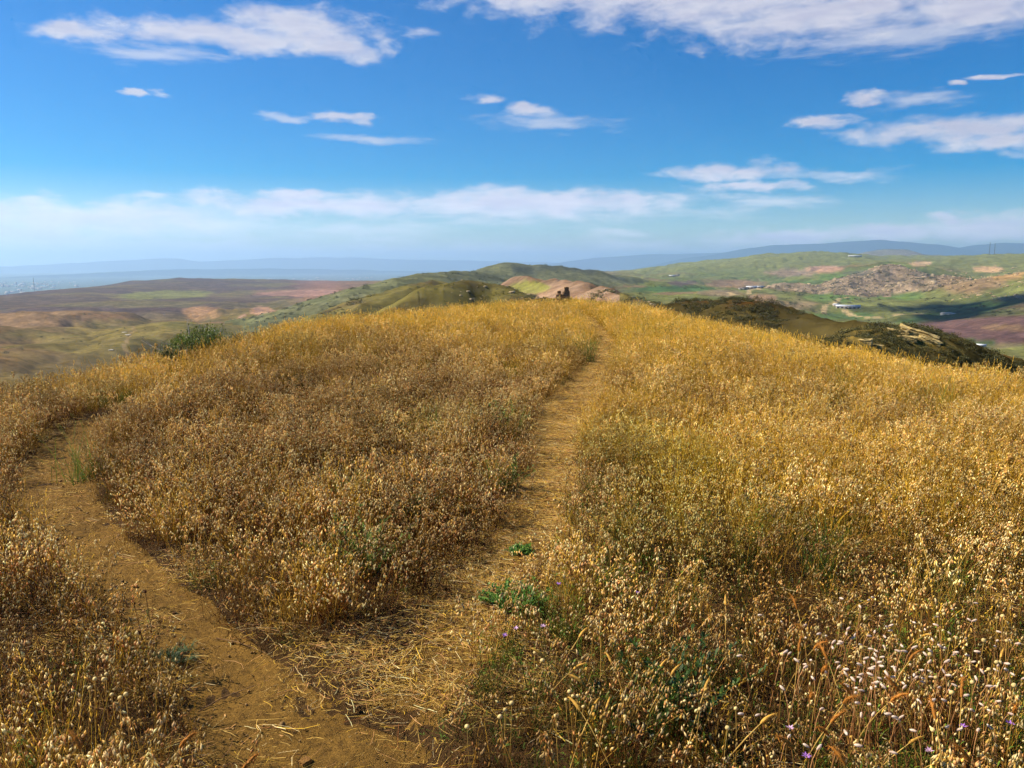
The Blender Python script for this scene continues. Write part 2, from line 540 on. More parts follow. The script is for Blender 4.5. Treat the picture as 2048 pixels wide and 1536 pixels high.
def terrain(x, y, ids=False):
    r = np.hypot(x, y)
    wx, wy = x + 0.05 * r * fbm(x, y, 160.0, 2, 0.5, 21), y + 0.05 * r * fbm(x, y, 160.0, 2, 0.5, 27)
    az_ = np.arctan2(x, y)
    fade = sstep(20, 400, r)
    hill = hill_base(x, y)
    z = base_z(x, y)
    # rolling relief with gullies
    for lam, k, sd in ((1500, 0.008, 31), (700, 0.018, 32), (330, 0.028, 33), (150, 0.028, 34), (70, 0.020, 35), (34, 0.014, 36)):
        amp = np.minimum(lam * k, 0.016 * r) * fade * sstep(0.0, 1.0, lam * 30 / r)
        amp = amp * (1 - 0.65 * (az_ < -0.1) * sstep(2000, 3000, r)) * (1 + 0.8 * (az_ < -0.1) * (1 - sstep(1800, 2600, r)) * (60 < lam < 400))
        nz = perlin(wx / lam, wy / lam, sd)
        z = z + amp * (3.0 * np.minimum(np.abs(nz), 0.42) - 0.85) * 0.9
    who = np.zeros(len(x), int)
    for i, (nm, sl, sr, rnd, pts) in enumerate(RIDGES):
        d0 = np.mean([p[2] for p in pts])
        ds_ = [p[2] for p in pts]
        sel = np.nonzero((r > 0.4 * min(ds_)) & (r < 1.9 * max(ds_)) & (np.abs(az_) < 1.0))[0]
        xs, ys = x[sel], y[sel]
        dk = 0.003 if nm == 'peak' else 0.02
        h = ridge_height(xs + dk * d0 * fbm(xs, ys, d0 * 0.10, 3, 0.5, 50 + i), ys + dk * d0 * fbm(xs, ys, d0 * 0.10, 3, 0.5, 70 + i), sl, sr, rnd, pts)
        er = 0.0
        for oc in range(4):
            lam = d0 * 0.11 / 2 ** oc
            er = er + (0.38 - 2.2 * np.abs(perlin(xs / lam, ys / lam, 90 + i + oc))) / 2 ** oc
        h = h + (0.0045 if d0 < 1000 else (0.0012 if nm == 'peak' else 0.003)) * d0 * er
        who[sel] = np.where(h > z[sel], i + 1, who[sel])
        z[sel] = smax(h, z[sel], 0.003 * d0)
    for i, (nm, sl, sr, rnd, pts) in enumerate(FAR):
        sel = np.nonzero(r > 6000)[0]
        xs, ys = x[sel], y[sel]
        h = ridge_height(xs, ys, sl, sr, rnd, pts)
        h = h + 45 * (fbm(xs, ys, 3600, 5, 0.6, 130 + i)) * sstep(9000, 20000, r[sel])
        who[sel] = np.where(h > z[sel], 100 + i, who[sel])
        z[sel] = smax(h, z[sel], 40.0 * sstep(8000, 16000, r[sel]) + 1e-3)
    who = np.where(hill > z, 200, who)
    z = smax(hill, z, 0.008 * r + 0.3)
    return (z, who) if ids else z


# ------------------------------------------------------------------ mesh helpers
def mesh_from(name, verts, faces, mat=None, smooth=False):
    me = bpy.data.meshes.new(name)
    verts = np.asarray(verts, dtype=np.float32)
    me.vertices.add(len(verts))
    me.vertices.foreach_set('co', verts.ravel())
    faces = [np.asarray(faces)] if not isinstance(faces, list) else [np.asarray(f) for f in faces]
    faces = [f for f in faces if f.size]
    nl = sum(f.size for f in faces)
    nf = sum(len(f) for f in faces)
    me.loops.add(nl)
    me.loops.foreach_set('vertex_index', np.concatenate([f.ravel() for f in faces]).astype(np.int32))
    me.polygons.add(nf)
    tot = np.concatenate([np.full(len(f), f.shape[1], np.int32) for f in faces])
    me.polygons.foreach_set('loop_start', np.concatenate([[0], np.cumsum(tot)[:-1]]).astype(np.int32))
    if smooth:
        me.polygons.foreach_set('use_smooth', np.ones(nf, bool))
    me.update(calc_edges=True)
    if mat is not None:
        me.materials.append(mat)
    return me


def add_color(me, cols, name='Col'):
    at = me.attributes.new(name, 'FLOAT_COLOR', 'POINT')
    c = np.ones((len(me.vertices), 4), np.float32)
    c[:, :3] = cols
    at.data.foreach_set('color', c.ravel())


def link(name, me, parent=None, loc=(0, 0, 0), rot=(0, 0, 0), scale=(1, 1, 1)):
    o = bpy.data.objects.new(name, me)
    col.objects.link(o)
    o.location, o.rotation_euler, o.scale = loc, rot, scale
    o.parent = parent
    return o


def tag(o, label, cat=None, group=None, kind=None):
    o['label'] = label
    if cat:
        o['category'] = cat
    if group:
        o['group'] = group
    if kind:
        o['kind'] = kind
    return o


def grid_faces(nr, nc, wrap=False):
    i = np.arange(nr - 1)[:, None] * nc
    j = np.arange(nc if wrap else nc - 1)[None, :]
    j2 = (j + 1) % nc
    return np.stack([(i + j), (i + j2), (i + nc + j2), (i + nc + j)], axis=-1).reshape(-1, 4)


class MB:
    """Collects ribbons, tubes, pods and leaves with a colour per vertex."""
    def __init__(self):
        self.v, self.f3, self.f4, self.c = [], [], [], []

    def add(self, vs, f3=(), f4=(), c=(1, 1, 1)):
        o = len(self.v)
        self.v += [tuple(p) for p in vs]
        self.f3 += [tuple(i + o for i in f) for f in f3]
        self.f4 += [tuple(i + o for i in f) for f in f4]
        if isinstance(c, list):
            self.c += c
        else:
            self.c += [c] * len(vs)

    def ribbon(self, pts, widths, side, c, c2=None):
        vs, cs = [], []
        n = len(pts)
        for i, (p, w) in enumerate(zip(pts, widths)):
            p, s = Vector(p), Vector(side) * (w * 0.5)
            k = i / max(1, n - 1)
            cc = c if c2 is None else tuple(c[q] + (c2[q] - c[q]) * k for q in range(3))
            if w <= 1e-6:
                vs.append(p)
                cs.append(cc)
            else:
                vs += [p - s, p + s]
                cs += [cc, cc]
        f4 = [(2 * i, 2 * i + 1, 2 * i + 3, 2 * i + 2) for i in range(n - 2)]
        f3 = []
        if widths[-1] <= 1e-6:
            f3.append((2 * n - 4, 2 * n - 3, 2 * n - 2))
        else:
            f4.append((2 * n - 4, 2 * n - 3, 2 * n - 1, 2 * n - 2))
        self.add(vs, f3, f4, cs)

    def tube(self, pts, radii, c, sides=4, c2=None):
        vs, cs = [], []
        n = len(pts)
        for i, (p, r) in enumerate(zip(pts, radii)):
            p = Vector(p)
            d = (Vector(pts[min(i + 1, n - 1)]) - Vector(pts[max(i - 1, 0)])).normalized()
            a = d.orthogonal().normalized()
            b = d.cross(a)
            k = i / max(1, n - 1)
            cc = c if c2 is None else tuple(c[q] + (c2[q] - c[q]) * k for q in range(3))
            for s in range(sides):
                t = 2 * math.pi * s / sides
                vs.append(p + (a * math.cos(t) + b * math.sin(t)) * r)
                cs.append(cc)
        f4 = [(i * sides + s, i * sides + (s + 1) % sides, (i + 1) * sides + (s + 1) % sides, (i + 1) * sides + s) for i in range(n - 1) for s in range(sides)]
        self.add(vs, [], f4, cs)

    def pod(self, p, d, length, rad, c, sides=4, belly=0.42, c2=None):
        p, d = Vector(p), Vector(d).normalized()
        a = d.orthogonal().normalized()
        b = d.cross(a)
        vs = [p]
        for s in range(sides):
            t = 2 * math.pi * s / sides
            vs.append(p + d * length * belly + (a * math.cos(t) + b * math.sin(t)) * rad)
        vs.append(p + d * length)
        f3 = [(0, 1 + (s + 1) % sides, 1 + s) for s in range(sides)] + [(sides + 1, 1 + s, 1 + (s + 1) % sides) for s in range(sides)]
        c2 = c2 or c
        self.add(vs, f3, [], [c] * (sides + 1) + [c2])

    def ball(self, p, d, rl, rr, c, rings=5, sides=8, jit=0.0, c2=None):
        p, d = Vector(p), Vector(d).normalized()
        a = d.orthogonal().normalized()
        b = d.cross(a)
        vs, cs = [p - d * rl], [c]
        for i in range(1, rings):
            th = math.pi * i / rings
            for s in range(sides):
                t = 2 * math.pi * (s + 0.5 * (i % 2)) / sides
                k = 1 + random.uniform(-jit, jit)
                vs.append(p - d * rl * math.cos(th) * k + (a * math.cos(t) + b * math.sin(t)) * rr * math.sin(th) * k)
                q = i / rings
                cs.append(c if c2 is None else tuple(c[m] + (c2[m] - c[m]) * q for m in range(3)))
        vs.append(p + d * rl)
        cs.append(c2 or c)
        f3 = [(0, 1 + (s + 1) % sides, 1 + s) for s in range(sides)]
        last = len(vs) - 1
        o = 1 + (rings - 2) * sides
        f3 += [(last, o + s, o + (s + 1) % sides) for s in range(sides)]
        f4 = [(1 + i * sides + s, 1 + i * sides + (s + 1) % sides, 1 + (i + 1) * sides + (s + 1) % sides, 1 + (i + 1) * sides + s) for i in range(rings - 2) for s in range(sides)]
        self.add(vs, f3, f4, cs)

    def leaf(self, p, d, up, length, width, c, bend=0.3):
        p, d, up = Vector(p), Vector(d).normalized(), Vector(up)
        s = d.cross(up)
        if s.length < 1e-3:
            s = d.orthogonal()
        s.normalize()
        m = p + d * length * 0.5 + up * length * bend * 0.25
        t = p + d * length - Vector((0, 0, 1)) * length * bend * 0.3
        self.add([p, m - s * width * 0.5, m + s * width * 0.5, t], [(0, 1, 2), (1, 3, 2)], [], c)

    def mesh(self, name, mat, smooth=False):
        me = mesh_from(name, np.array(self.v), [np.array(self.f3, int).reshape(-1, 3), np.array(self.f4, int).reshape(-1, 4)], mat, smooth)
        add_color(me, np.array(self.c))
        return me


# ------------------------------------------------------------------ materials
def new_mat(name):
    m = bpy.data.materials.new(name)
    m.use_nodes = True
    t = NT(m.node_tree)
    t.n.clear()
    out = t.new('ShaderNodeOutputMaterial')
    return m, t, out


def plant_material(name, translucent=0.35, tint=True, rough=0.6, spec=0.15):
    m, t, out = new_mat(name)
    a = t.new('ShaderNodeAttribute', attribute_name='Col')
    c = a.outputs['Color']
    if tint:
        b = t.new('ShaderNodeAttribute', attribute_name='tint', attribute_type='INSTANCER')
        c = t.mix(1.0, c, b.outputs['Color'], 'MULTIPLY')
    n = t.noise(t.new('ShaderNodeTexCoord').outputs['Object'], 60.0, 2)
    c = t.mix(1.0, c, t.ramp(n.outputs['Fac'], 0.3, 0.7, 0.78, 1.18), 'MULTIPLY')
    pb = t.new('ShaderNodeBsdfPrincipled')
    pb.inputs['Roughness'].default_value = rough
    pb.inputs['Specular IOR Level'].default_value = spec
    t.l.new(c, pb.inputs['Base Color'])
    tr = t.new('ShaderNodeBsdfTranslucent')
    t.l.new(c, tr.inputs['Color'])
    mx = t.new('ShaderNodeMixShader')
    mx.inputs[0].default_value = translucent
    t.l.new(pb.outputs[0], mx.inputs[1])
    t.l.new(tr.outputs[0], mx.inputs[2])
    t.l.new(mx.outputs[0], out.inputs['Surface'])
    return m


M_DRY = plant_material('dry_grass', 0.26)
M_PLANT = plant_material('plant', 0.30, tint=False)
M_LEAF = plant_material('leaf', 0.35, tint=False, rough=0.5, spec=0.25)
M_WOOD = plant_material('wood', 0.0, tint=False, rough=0.8)
M_SCRUB = plant_material('scrub', 0.12)


def solid(name, rgb, rough=0.8, noise_scale=3.0, amount=0.25, bump=0.0, coord='Object'):
    m, t, out = new_mat(name)
    tcn = t.new('ShaderNodeTexCoord')
    n = t.noise(tcn.outputs[coord], noise_scale, 6, 0.6)
    c = t.mix(1.0, tuple(rgb) + (1.0,), t.ramp(n.outputs['Fac'], 0.25, 0.75, 1 - amount, 1 + amount), 'MULTIPLY')
    pb = t.new('ShaderNodeBsdfPrincipled')
    pb.inputs['Roughness'].default_value = rough
    pb.inputs['Specular IOR Level'].default_value = 0.2
    t.l.new(c, pb.inputs['Base Color'])
    if bump:
        b = t.new('ShaderNodeBump')
        b.inputs['Strength'].default_value = bump
        t.l.new(n.outputs['Fac'], b.inputs['Height'])
        t.l.new(b.outputs[0], pb.inputs['Normal'])
    t.l.new(pb.outputs[0], out.inputs['Surface'])
    return m


def soil_material(name, vary):
    m, t, out = new_mat(name)
    tcn = t.new('ShaderNodeTexCoord').outputs['Object']
    n1 = t.noise(tcn, 1.6, 5, 0.6)
    n2 = t.noise(tcn, 28.0, 6, 0.68)
    n3 = t.noise(tcn, 170.0, 4, 0.7)
    a = t.mix(t.ramp(n1.outputs['Fac'], 0.3, 0.7), lin4(*vary[0]), lin4(*vary[1]))
    b = t.mix(t.ramp(n2.outputs['Fac'], 0.42, 0.72), a, lin4(*vary[2]))
    c = t.mix(t.ramp(n3.outputs['Fac'], 0.55, 0.72, 0.0, 0.8), b, lin4(*vary[3]))
    pb = t.new('ShaderNodeBsdfPrincipled')
    pb.inputs['Roughness'].default_value = 0.95
    pb.inputs['Specular IOR Level'].default_value = 0.1
    t.l.new(c, pb.inputs['Base Color'])
    bp = t.new('ShaderNodeBump')
    bp.inputs['Strength'].default_value = 0.8
    bp.inputs['Distance'].default_value = 0.025
    t.l.new(t.math('ADD', n2.outputs['Fac'], t.math('MULTIPLY', n3.outputs['Fac'], 0.35)), bp.inputs['Height'])
    t.l.new(bp.outputs[0], pb.inputs['Normal'])
    t.l.new(pb.outputs[0], out.inputs['Surface'])
    return m


M_SOIL = soil_material('hill_soil', [(76, 55, 28), (62, 44, 23), (46, 34, 18), (98, 75, 42)])
M_DIRT = soil_material('path_dirt', [(122, 92, 40), (102, 76, 32), (80, 58, 25), (150, 120, 68)])


def land_material():
    m, t, out = new_mat('land')
    a = t.new('ShaderNodeAttribute', attribute_name='Col')
    tcn = t.new('ShaderNodeTexCoord').outputs['Object']
    big = t.noise(tcn, 0.012, 8, 0.66, 0.3)
    fine = t.noise(tcn, 0.11, 7, 0.70)
    mid = t.noise(tcn, 0.035, 6, 0.66)
    c = t.mix(1.0, a.outputs['Color'], t.ramp(big.outputs['Fac'], 0.3, 0.7, 0.72, 1.25), 'MULTIPLY')
    c = t.mix(1.0, c, t.ramp(fine.outputs['Fac'], 0.3, 0.7, 0.75, 1.22), 'MULTIPLY')
    c = t.mix(1.0, c, t.ramp(mid.outputs['Fac'], 0.36, 0.64, 0.74, 1.22), 'MULTIPLY')
    pb = t.new('ShaderNodeBsdfPrincipled')
    pb.inputs['Roughness'].default_value = 1.0
    pb.inputs['Specular IOR Level'].default_value = 0.0
    t.l.new(c, pb.inputs['Base Color'])
    bp = t.new('ShaderNodeBump')
    bp.inputs['Strength'].default_value = 0.6
    bp.inputs['Distance'].default_value = 2.0
    t.l.new(t.math('ADD', big.outputs['Fac'], t.math('MULTIPLY', fine.outputs['Fac'], 0.3)), bp.inputs['Height'])
    t.l.new(bp.outputs[0], pb.inputs['Normal'])
    t.l.new(pb.outputs[0], out.inputs['Surface'])
    return m


M_LAND = land_material()

# ------------------------------------------------------------------ structure: hilltop, path, land
rr = np.concatenate([[0.05], np.geomspace(0.5, 80, 330)])
aa = np.concatenate([np.linspace(-math.pi, -0.75, 120, endpoint=False), np.linspace(-0.75, 0.75, 620, endpoint=False), np.linspace(0.75, math.pi, 120, endpoint=False)])
gx, gy = np.outer(rr, np.sin(aa)).ravel(), np.outer(rr, np.cos(aa)).ravel()
gz = hill_z(gx, gy)
me = mesh_from('hilltop_ground', np.stack([gx, gy, gz], 1), grid_faces(len(rr), len(aa), True)[:, ::-1], M_SOIL, True)
tag(link('hilltop_ground', me), 'brown soil of the grassy hilltop', kind='structure')


def path_sheet(name, path, label, lift):
    n = len(path)
    d = np.gradient(path[:, :2], axis=0)
    d /= np.linalg.norm(d, axis=1)[:, None]
    nrm = np.stack([d[:, 1], -d[:, 0]], 1)
    k = np.linspace(-1, 1, 61)
    wob = 1.14 + 0.22 * fbm(path[:, 0], path[:, 1], 0.7, 3, 0.5, 40)
    half = 0.5 * path[:, 2] * wob
    X = path[:, 0:1] + nrm[:, 0:1] * half[:, None] * k[None]
    Y = path[:, 1:2] + nrm[:, 1:2] * half[:, None] * k[None]
    x, y = X.ravel(), Y.ravel()
    kk = np.tile(k, n)
    edge = sstep(0.80, 1.0, np.abs(kk))
    z = hill_z(x, y) + lift + 0.024 * (fbm(x, y, 0.45, 4, 0.6, 44)) + (0.014 * fbm(x, y, 0.11, 3, 0.6, 45) + 0.006 * fbm(x, y, 0.035, 2, 0.6, 46)) * (1 - edge) - 0.05 * edge + 0.006 - 0.045 * (1 - sstep(0, 14, np.repeat(np.arange(n), len(k))))
    me = mesh_from(name, np.stack([x, y, z], 1), grid_faces(n, 61), M_DIRT, True)
    tag(link(name, me), label, kind='structure')


path_sheet('dirt_path', PATH_L, 'bare ochre dirt path curving left around the grass', 0.004)
path_sheet('footpath', PATH_R, 'straw covered footpath climbing straight to the crest', 0.010)

# land: one sheet from the hill's flank to the horizon
ra = np.geomspace(60, 72000, 430)
ab = np.concatenate([np.linspace(-math.pi, -0.72, 70, endpoint=False), np.linspace(-0.72, 0.72, 1000, endpoint=False), np.linspace(0.72, math.pi, 70, endpoint=False)])
lx, ly = np.outer(ra, np.sin(ab)).ravel(), np.outer(ra, np.cos(ab)).ravel()
lz, lw = terrain(lx, ly, True)
LR = np.hypot(lx, ly)
lz = lz - 0.6 * (1 - sstep(66, 80, LR))
LPX, LPY = project(lx, ly, lz)

# --- land cover
n_a = fbm(lx, ly, 900, 4, 0.55, 200)
n_b = fbm(lx + 0.15 * ly, ly, 420, 4, 0.55, 210)
n_c = fbm(lx, ly, 130, 4, 0.55, 220)
n_d = fbm(lx, ly, 2600, 3, 0.5, 230)
gxs = np.gradient(lz.reshape(len(ra), len(ab)), axis=1).ravel()


def C(*c):
    return np.array(lin(*c))[None, :]


def lerp(a, b, t):
    t = np.clip(t, 0, 1)[:, None]
    return a * (1 - t) + b * t


# default: dry olive steppe
cl = lerp(np.repeat(C(126, 112, 66), len(lx), 0), C(128, 100, 72), sstep(-0.15, 0.25, n_b))
cl = lerp(cl, C(100, 82, 74), sstep(0.0, 0.3, n_a))
cl = lerp(cl, C(112, 108, 60), sstep(0.05, 0.4, n_c) * 0.7)
right = sstep(1180, 1300, LPX) * sstep(900, 1500, LR)
green = lerp(lerp(np.repeat(C(118, 122, 70), len(lx), 0), C(104, 118, 64), sstep(0.0, 0.3, n_a)), C(134, 114, 84), sstep(0.05, 0.3, n_b))
green = lerp(green, C(126, 130, 74), sstep(4200, 6000, LR))
cl = lerp(cl, green, right)
# greener, darker growth along the gullies
_wx, _wy = lx + 0.05 * LR * fbm(lx, ly, 160.0, 2, 0.5, 21), ly + 0.05 * LR * fbm(lx, ly, 160.0, 2, 0.5, 27)
gul = np.maximum(1 - sstep(0.0, 0.075, np.abs(perlin(_wx / 330, _wy / 330, 33))), 0.8 * (1 - sstep(0.0, 0.09, np.abs(perlin(_wx / 150, _wy / 150, 34)))))
gul = gul * sstep(400, 700, LR) * (1 - sstep(5000, 8000, LR)) * (0.6 + 0.8 * n_a)
cl = lerp(cl, C(92, 86, 54), gul * 0.75)
# plateau on the left: purple-brown land, with cloud shade worked into its colour
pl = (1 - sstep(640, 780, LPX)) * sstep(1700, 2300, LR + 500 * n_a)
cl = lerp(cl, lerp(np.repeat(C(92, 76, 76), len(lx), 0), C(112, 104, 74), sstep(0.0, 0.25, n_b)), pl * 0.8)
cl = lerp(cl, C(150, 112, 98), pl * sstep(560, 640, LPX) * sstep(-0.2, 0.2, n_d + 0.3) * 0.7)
cl = lerp(cl, C(144, 118, 88), (1 - sstep(120, 230, LPX)) * sstep(1300, 1500, LR) * (1 - sstep(1750, 2100, LR)) * 0.75)


def patch(x, y, rx, ry, rgb, s=1.0, warp=0.5, r0=0, r1=1e9, tilt=0.0):
    """A field or scar of its own colour, centred on a landmark."""
    global cl
    dx, dy = (LPX - x), (LPY - y)
    dy2 = dy - tilt * dx
    d = np.hypot(dx / rx, dy2 / ry) + warp * (n_c * 0.9 + n_b * 0.5)
    w = (1 - sstep(0.75, 1.0, d)) * s * (LR > r0) * (LR < r1)
    cl = lerp(cl, C(*rgb), w)


# left valley
patch(405, 626, 40, 16, (176, 138, 100), 0.8, 0.6, 1200, 3500)
patch(525, 622, 26, 10, (176, 138, 112), 0.8, 0.5, 1200, 4000)
patch(240, 655, 120, 20, (138, 124, 70), 0.6, 0.5, 700, 3000)
patch(330, 590, 110, 9, (130, 132, 72), 0.8, 0.4, 2300, 6000, -0.03)
patch(80, 760, 130, 40, (116, 98, 70), 0.5, 0.5, 300, 1200)
patch(620, 586, 130, 8, (166, 128, 112), 0.8, 0.5, 1500, 6500, 0.0)
patch(660, 618, 110, 14, (164, 134, 106), 0.7, 0.5, 700, 5000)
patch(740, 600, 60, 12, (156, 118, 92), 0.8, 0.5, 600, 5000)
# centre
wr = lambda *ids: np.isin(lw, ids)
cl = lerp(cl, lerp(np.repeat(C(116, 108, 62), len(lx), 0), C(100, 88, 60), sstep(-0.05, 0.3, fbm(lx, ly, 70, 4, 0.6, 240))), wr(2, 3) * 1.0)
cl = lerp(cl, C(108, 112, 78), wr(4, 5) * 0.9)
cl = lerp(cl, C(78, 82, 70), wr(5) * sstep(0.0, 0.3, n_c) * 0.9)
pinkn = sstep(-0.25, 0.2, fbm(lx, ly, 40, 4, 0.6, 250))
cl = lerp(cl, lerp(np.repeat(C(128, 102, 82), len(lx), 0), C(154, 128, 104), pinkn), wr(6, 7, 8) * (LPX < 1240))
patch(1060, 575, 45, 14, (138, 138, 72), 0.9, 0.5, 600, 1400)
patch(1300, 612, 90, 12, (116, 108, 66), 0.9, 0.5, 250, 600)
cl = lerp(cl, lerp(np.repeat(C(84, 74, 42), len(lx), 0), C(110, 78, 42), sstep(0.0, 0.3, fbm(lx, ly, 60, 3, 0.5, 260))), wr(9) * 1.0)
cl = lerp(cl, lerp(np.repeat(C(86, 76, 42), len(lx), 0), C(150, 126, 64), sstep(0.12, 0.3, fbm(lx, ly, 9, 4, 0.6, 262))), wr(10) * 1.0)
cl = lerp(cl, C(120, 94, 42), wr(200) * (LR < 200))
cl = lerp(cl, lerp(np.repeat(C(96, 90, 44), len(lx), 0), C(128, 104, 50), sstep(-0.1, 0.2, fbm(lx, ly, 14, 4, 0.6, 264))), wr(1) * 1.0)
# right valley fields
patch(1470, 568, 70, 9, (142, 116, 92), 0.9, 0.4, 2200, 4500)
patch(1366, 566, 34, 6, (104, 88, 86), 0.9, 0.3, 2500, 4800)
patch(1350, 578, 90, 7, (78, 108, 64), 0.9, 0.4, 1800, 3600)
patch(1440, 586, 50, 7, (140, 124, 100), 0.8, 0.4, 1800, 3200)
patch(1525, 597, 34, 11, (166, 136, 104), 0.95, 0.3, 1700, 2800)
patch(1690, 560, 60, 9, (96, 120, 58), 0.95, 0.3, 2400, 4500, 0.15)
patch(1600, 565, 60, 6, (96, 118, 62), 0.9, 0.4, 2400, 4500)
patch(1660, 596, 60, 9, (104, 130, 66), 0.9, 0.4, 2000, 3300)
patch(1800, 592, 60, 9, (98, 120, 62), 0.9, 0.4, 2000, 3300)
patch(1560, 610, 90, 10, (164, 140, 106), 0.8, 0.5, 1700, 2500)
patch(1500, 625, 60, 6, (184, 164, 132), 0.7, 0.6, 1400, 2200)
patch(1690, 632, 80, 9, (86, 110, 62), 0.9, 0.4, 1500, 2300)
patch(1930, 622, 150, 12, (78, 104, 54), 0.95, 0.3, 1500, 2700, -0.18)
patch(1960, 665, 250, 36, (104, 80, 76), 1.0, 0.18, 900, 2250, -0.06)
patch(1935, 688, 70, 11, (72, 92, 54), 0.9, 0.3, 900, 1700)
patch(2010, 655, 60, 7, (128, 104, 78), 0.8, 0.4, 900, 2200)
for ids in (12, 13, 14):
    rn = sstep(-0.12, 0.12, fbm(lx, ly, 55, 4, 0.65, 270 + ids))
    cl = lerp(cl, lerp(np.repeat(C(120, 106, 84), len(lx), 0), C(166, 144, 116), rn), wr(ids) * sstep(-0.5, -0.1, n_c + 0.2))
rn = sstep(-0.1, 0.15, fbm(lx, ly, 60, 4, 0.65, 290))
patch(1960, 560, 100, 24, (150, 124, 92), 0.9, 0.5, 2300, 3800, -0.2)
patch(2020, 552, 40, 12, (186, 150, 96), 0.9, 0.5, 2300, 3800, -0.2)
patch(1975, 538, 34, 7, (206, 168, 124), 0.95, 0.3, 2600, 6000)
patch(1650, 539, 46, 8, (190, 150, 124), 0.9, 0.3, 3500, 6000)
patch(1580, 546, 60, 7, (150, 128, 108), 0.9, 0.5, 3000, 6000)
patch(1840, 527, 26, 4, (206, 172, 136), 0.9, 0.3, 3500, 7000)
patch(1720, 545, 40, 6, (98, 96, 84), 0.8, 0.5, 3000, 6000)
cl = lerp(cl, C(150, 122, 112), (wr(16)) * 0.9)
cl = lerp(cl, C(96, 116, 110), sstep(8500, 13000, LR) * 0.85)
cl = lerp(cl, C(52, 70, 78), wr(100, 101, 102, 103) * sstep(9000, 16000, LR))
# pale dirt tracks: real lines across the valley floor


def track(pts, w, rgb=(196, 170, 126), s=0.8):
    global cl
    pts3 = np.array([P3(*p) for p in pts])
    d = np.full(len(lx), 1e9)
    wxx, wyy = lx + 26 * n_c, ly + 40 * n_b
    for a, b in zip(pts3[:-1], pts3[1:]):
        ab_ = b[:2] - a[:2]
        t = np.clip(((wxx - a[0]) * ab_[0] + (wyy - a[1]) * ab_[1]) / (ab_ @ ab_), 0, 1)
        d = np.minimum(d, np.hypot(wxx - a[0] - t * ab_[0], wyy - a[1] - t * ab_[1]))
    cl = lerp(cl, C(*rgb), (1 - sstep(w * 0.5, w, d)) * s)


track([(238, 705, 930), (250, 690, 1050), (262, 668, 1300), (275, 650, 1500), (290, 640, 1700)], 3.5, (168, 142, 104), 0.6)
track([(1740, 642, 1900), (1760, 652, 1780), (1790, 660, 1650)], 7)
track([(1690, 624, 2200), (1740, 634, 2050), (1800, 630, 2100), (1850, 626, 2150)], 10)
track([(1450, 600, 1900), (1480, 590, 2300), (1520, 583, 2700), (1560, 575, 3000)], 9)
track([(1560, 618, 1900), (1640, 612, 2150), (1700, 590, 2800)], 9)
track([(400, 655, 1400), (450, 645, 1600), (500, 632, 1800), (540, 618, 2200)], 10, (150, 118, 104))

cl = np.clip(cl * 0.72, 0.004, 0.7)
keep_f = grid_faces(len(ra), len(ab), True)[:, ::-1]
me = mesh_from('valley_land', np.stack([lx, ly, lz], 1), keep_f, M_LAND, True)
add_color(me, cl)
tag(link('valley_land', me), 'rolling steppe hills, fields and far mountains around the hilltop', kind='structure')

# fast height lookup on the land sheet
_LZ = lz.reshape(len(ra), len(ab))
_lnra = np.log(ra)


def land_z(x, y):
    r, a = np.log(np.hypot(x, y)), np.arctan2(x, y)
    i = np.clip(np.interp(r, _lnra, np.arange(len(ra))), 0, len(ra) - 1.001)
    j = np.clip(np.interp(a, ab, np.arange(len(ab))), 0, len(ab) - 1.001)
    i0, j0 = np.floor(i).astype(int), np.floor(j).astype(int)
    u, v = i - i0, j - j0
    return (_LZ[i0, j0] * (1 - u) + _LZ[i0 + 1, j0] * u) * (1 - v) + (_LZ[i0, j0 + 1] * (1 - u) + _LZ[i0 + 1, j0 + 1] * u) * v


def land_at(px, dist):
    a, _ = px_azel(px, 560)
    x, y = dist * math.sin(a), dist * math.cos(a)
    return x, y, float(land_z(np.array([x]), np.array([y]))[0])


def land_hit(px, py, r0=45, r1=12000):
    """Where the view ray through a pixel first meets the land."""
    d = px_dir(px, py)
    h = math.hypot(d[0], d[1])
    t = np.geomspace(r0, r1, 3000) / h
    x, y, z = d[0] * t, d[1] * t, CAMZ + d[2] * t
    g = land_z(x, y)
    i = int(np.argmax(z < g))
    if z[i] >= g[i]:
        return None
    return float(x[i]), float(y[i]), float(g[i])


# ------------------------------------------------------------------ grass: plants of the field, scattered as stuff
UPV = Vector((0, 0, 1))


def rnd_dir(tilt):
    a = random.uniform(0, 2 * math.pi)
    return Vector((math.cos(a) * math.sin(tilt), math.sin(a) * math.sin(tilt), math.cos(tilt)))


def arc(p, d, length, droop, n):
    """A bending stalk: starts along d and falls over by droop."""
    pts, q, dd = [Vector(p)], Vector(p), Vector(d).normalized()
    h = Vector((dd.x, dd.y, 0))
    h = h.normalized() if h.length > 1e-4 else rnd_dir(math.pi / 2)
    for i in range(n):
        dd = (dd + (h * 0.9 - UPV * 0.6) * droop * ((i + 1) / n)).normalized()
        q = q + dd * (length / n)
        pts.append(q.copy())
    return pts, dd


def jit(c, k=0.15):
    f = random.uniform(1 - k, 1 + k)
    return tuple(min(1, v * f) for v in c)


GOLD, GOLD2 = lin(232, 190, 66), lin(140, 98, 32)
STRAW, CREAM = lin(230, 192, 104), lin(252, 228, 172)
PINKY, RUST = lin(228, 172, 112), lin(122, 72, 28)
DARKB, GREY = lin(62, 42, 22), lin(190, 160, 116)
GRN, GRN2, OLIVE = lin(74, 104, 36), lin(98, 128, 44), lin(120, 118, 52)
WHITE = lin(246, 238, 226)


def blade(mb, base, tilt, length, w, c, c2, droop=0.25, n=3):
    d = rnd_dir(tilt)
    pts, _ = arc(base, d, length, droop, n)
    s = rnd_dir(math.pi / 2)
    mb.ribbon(pts, [w * (1 - 0.75 * (i / n)) for i in range(n)] + [0.0], s, c, c2)


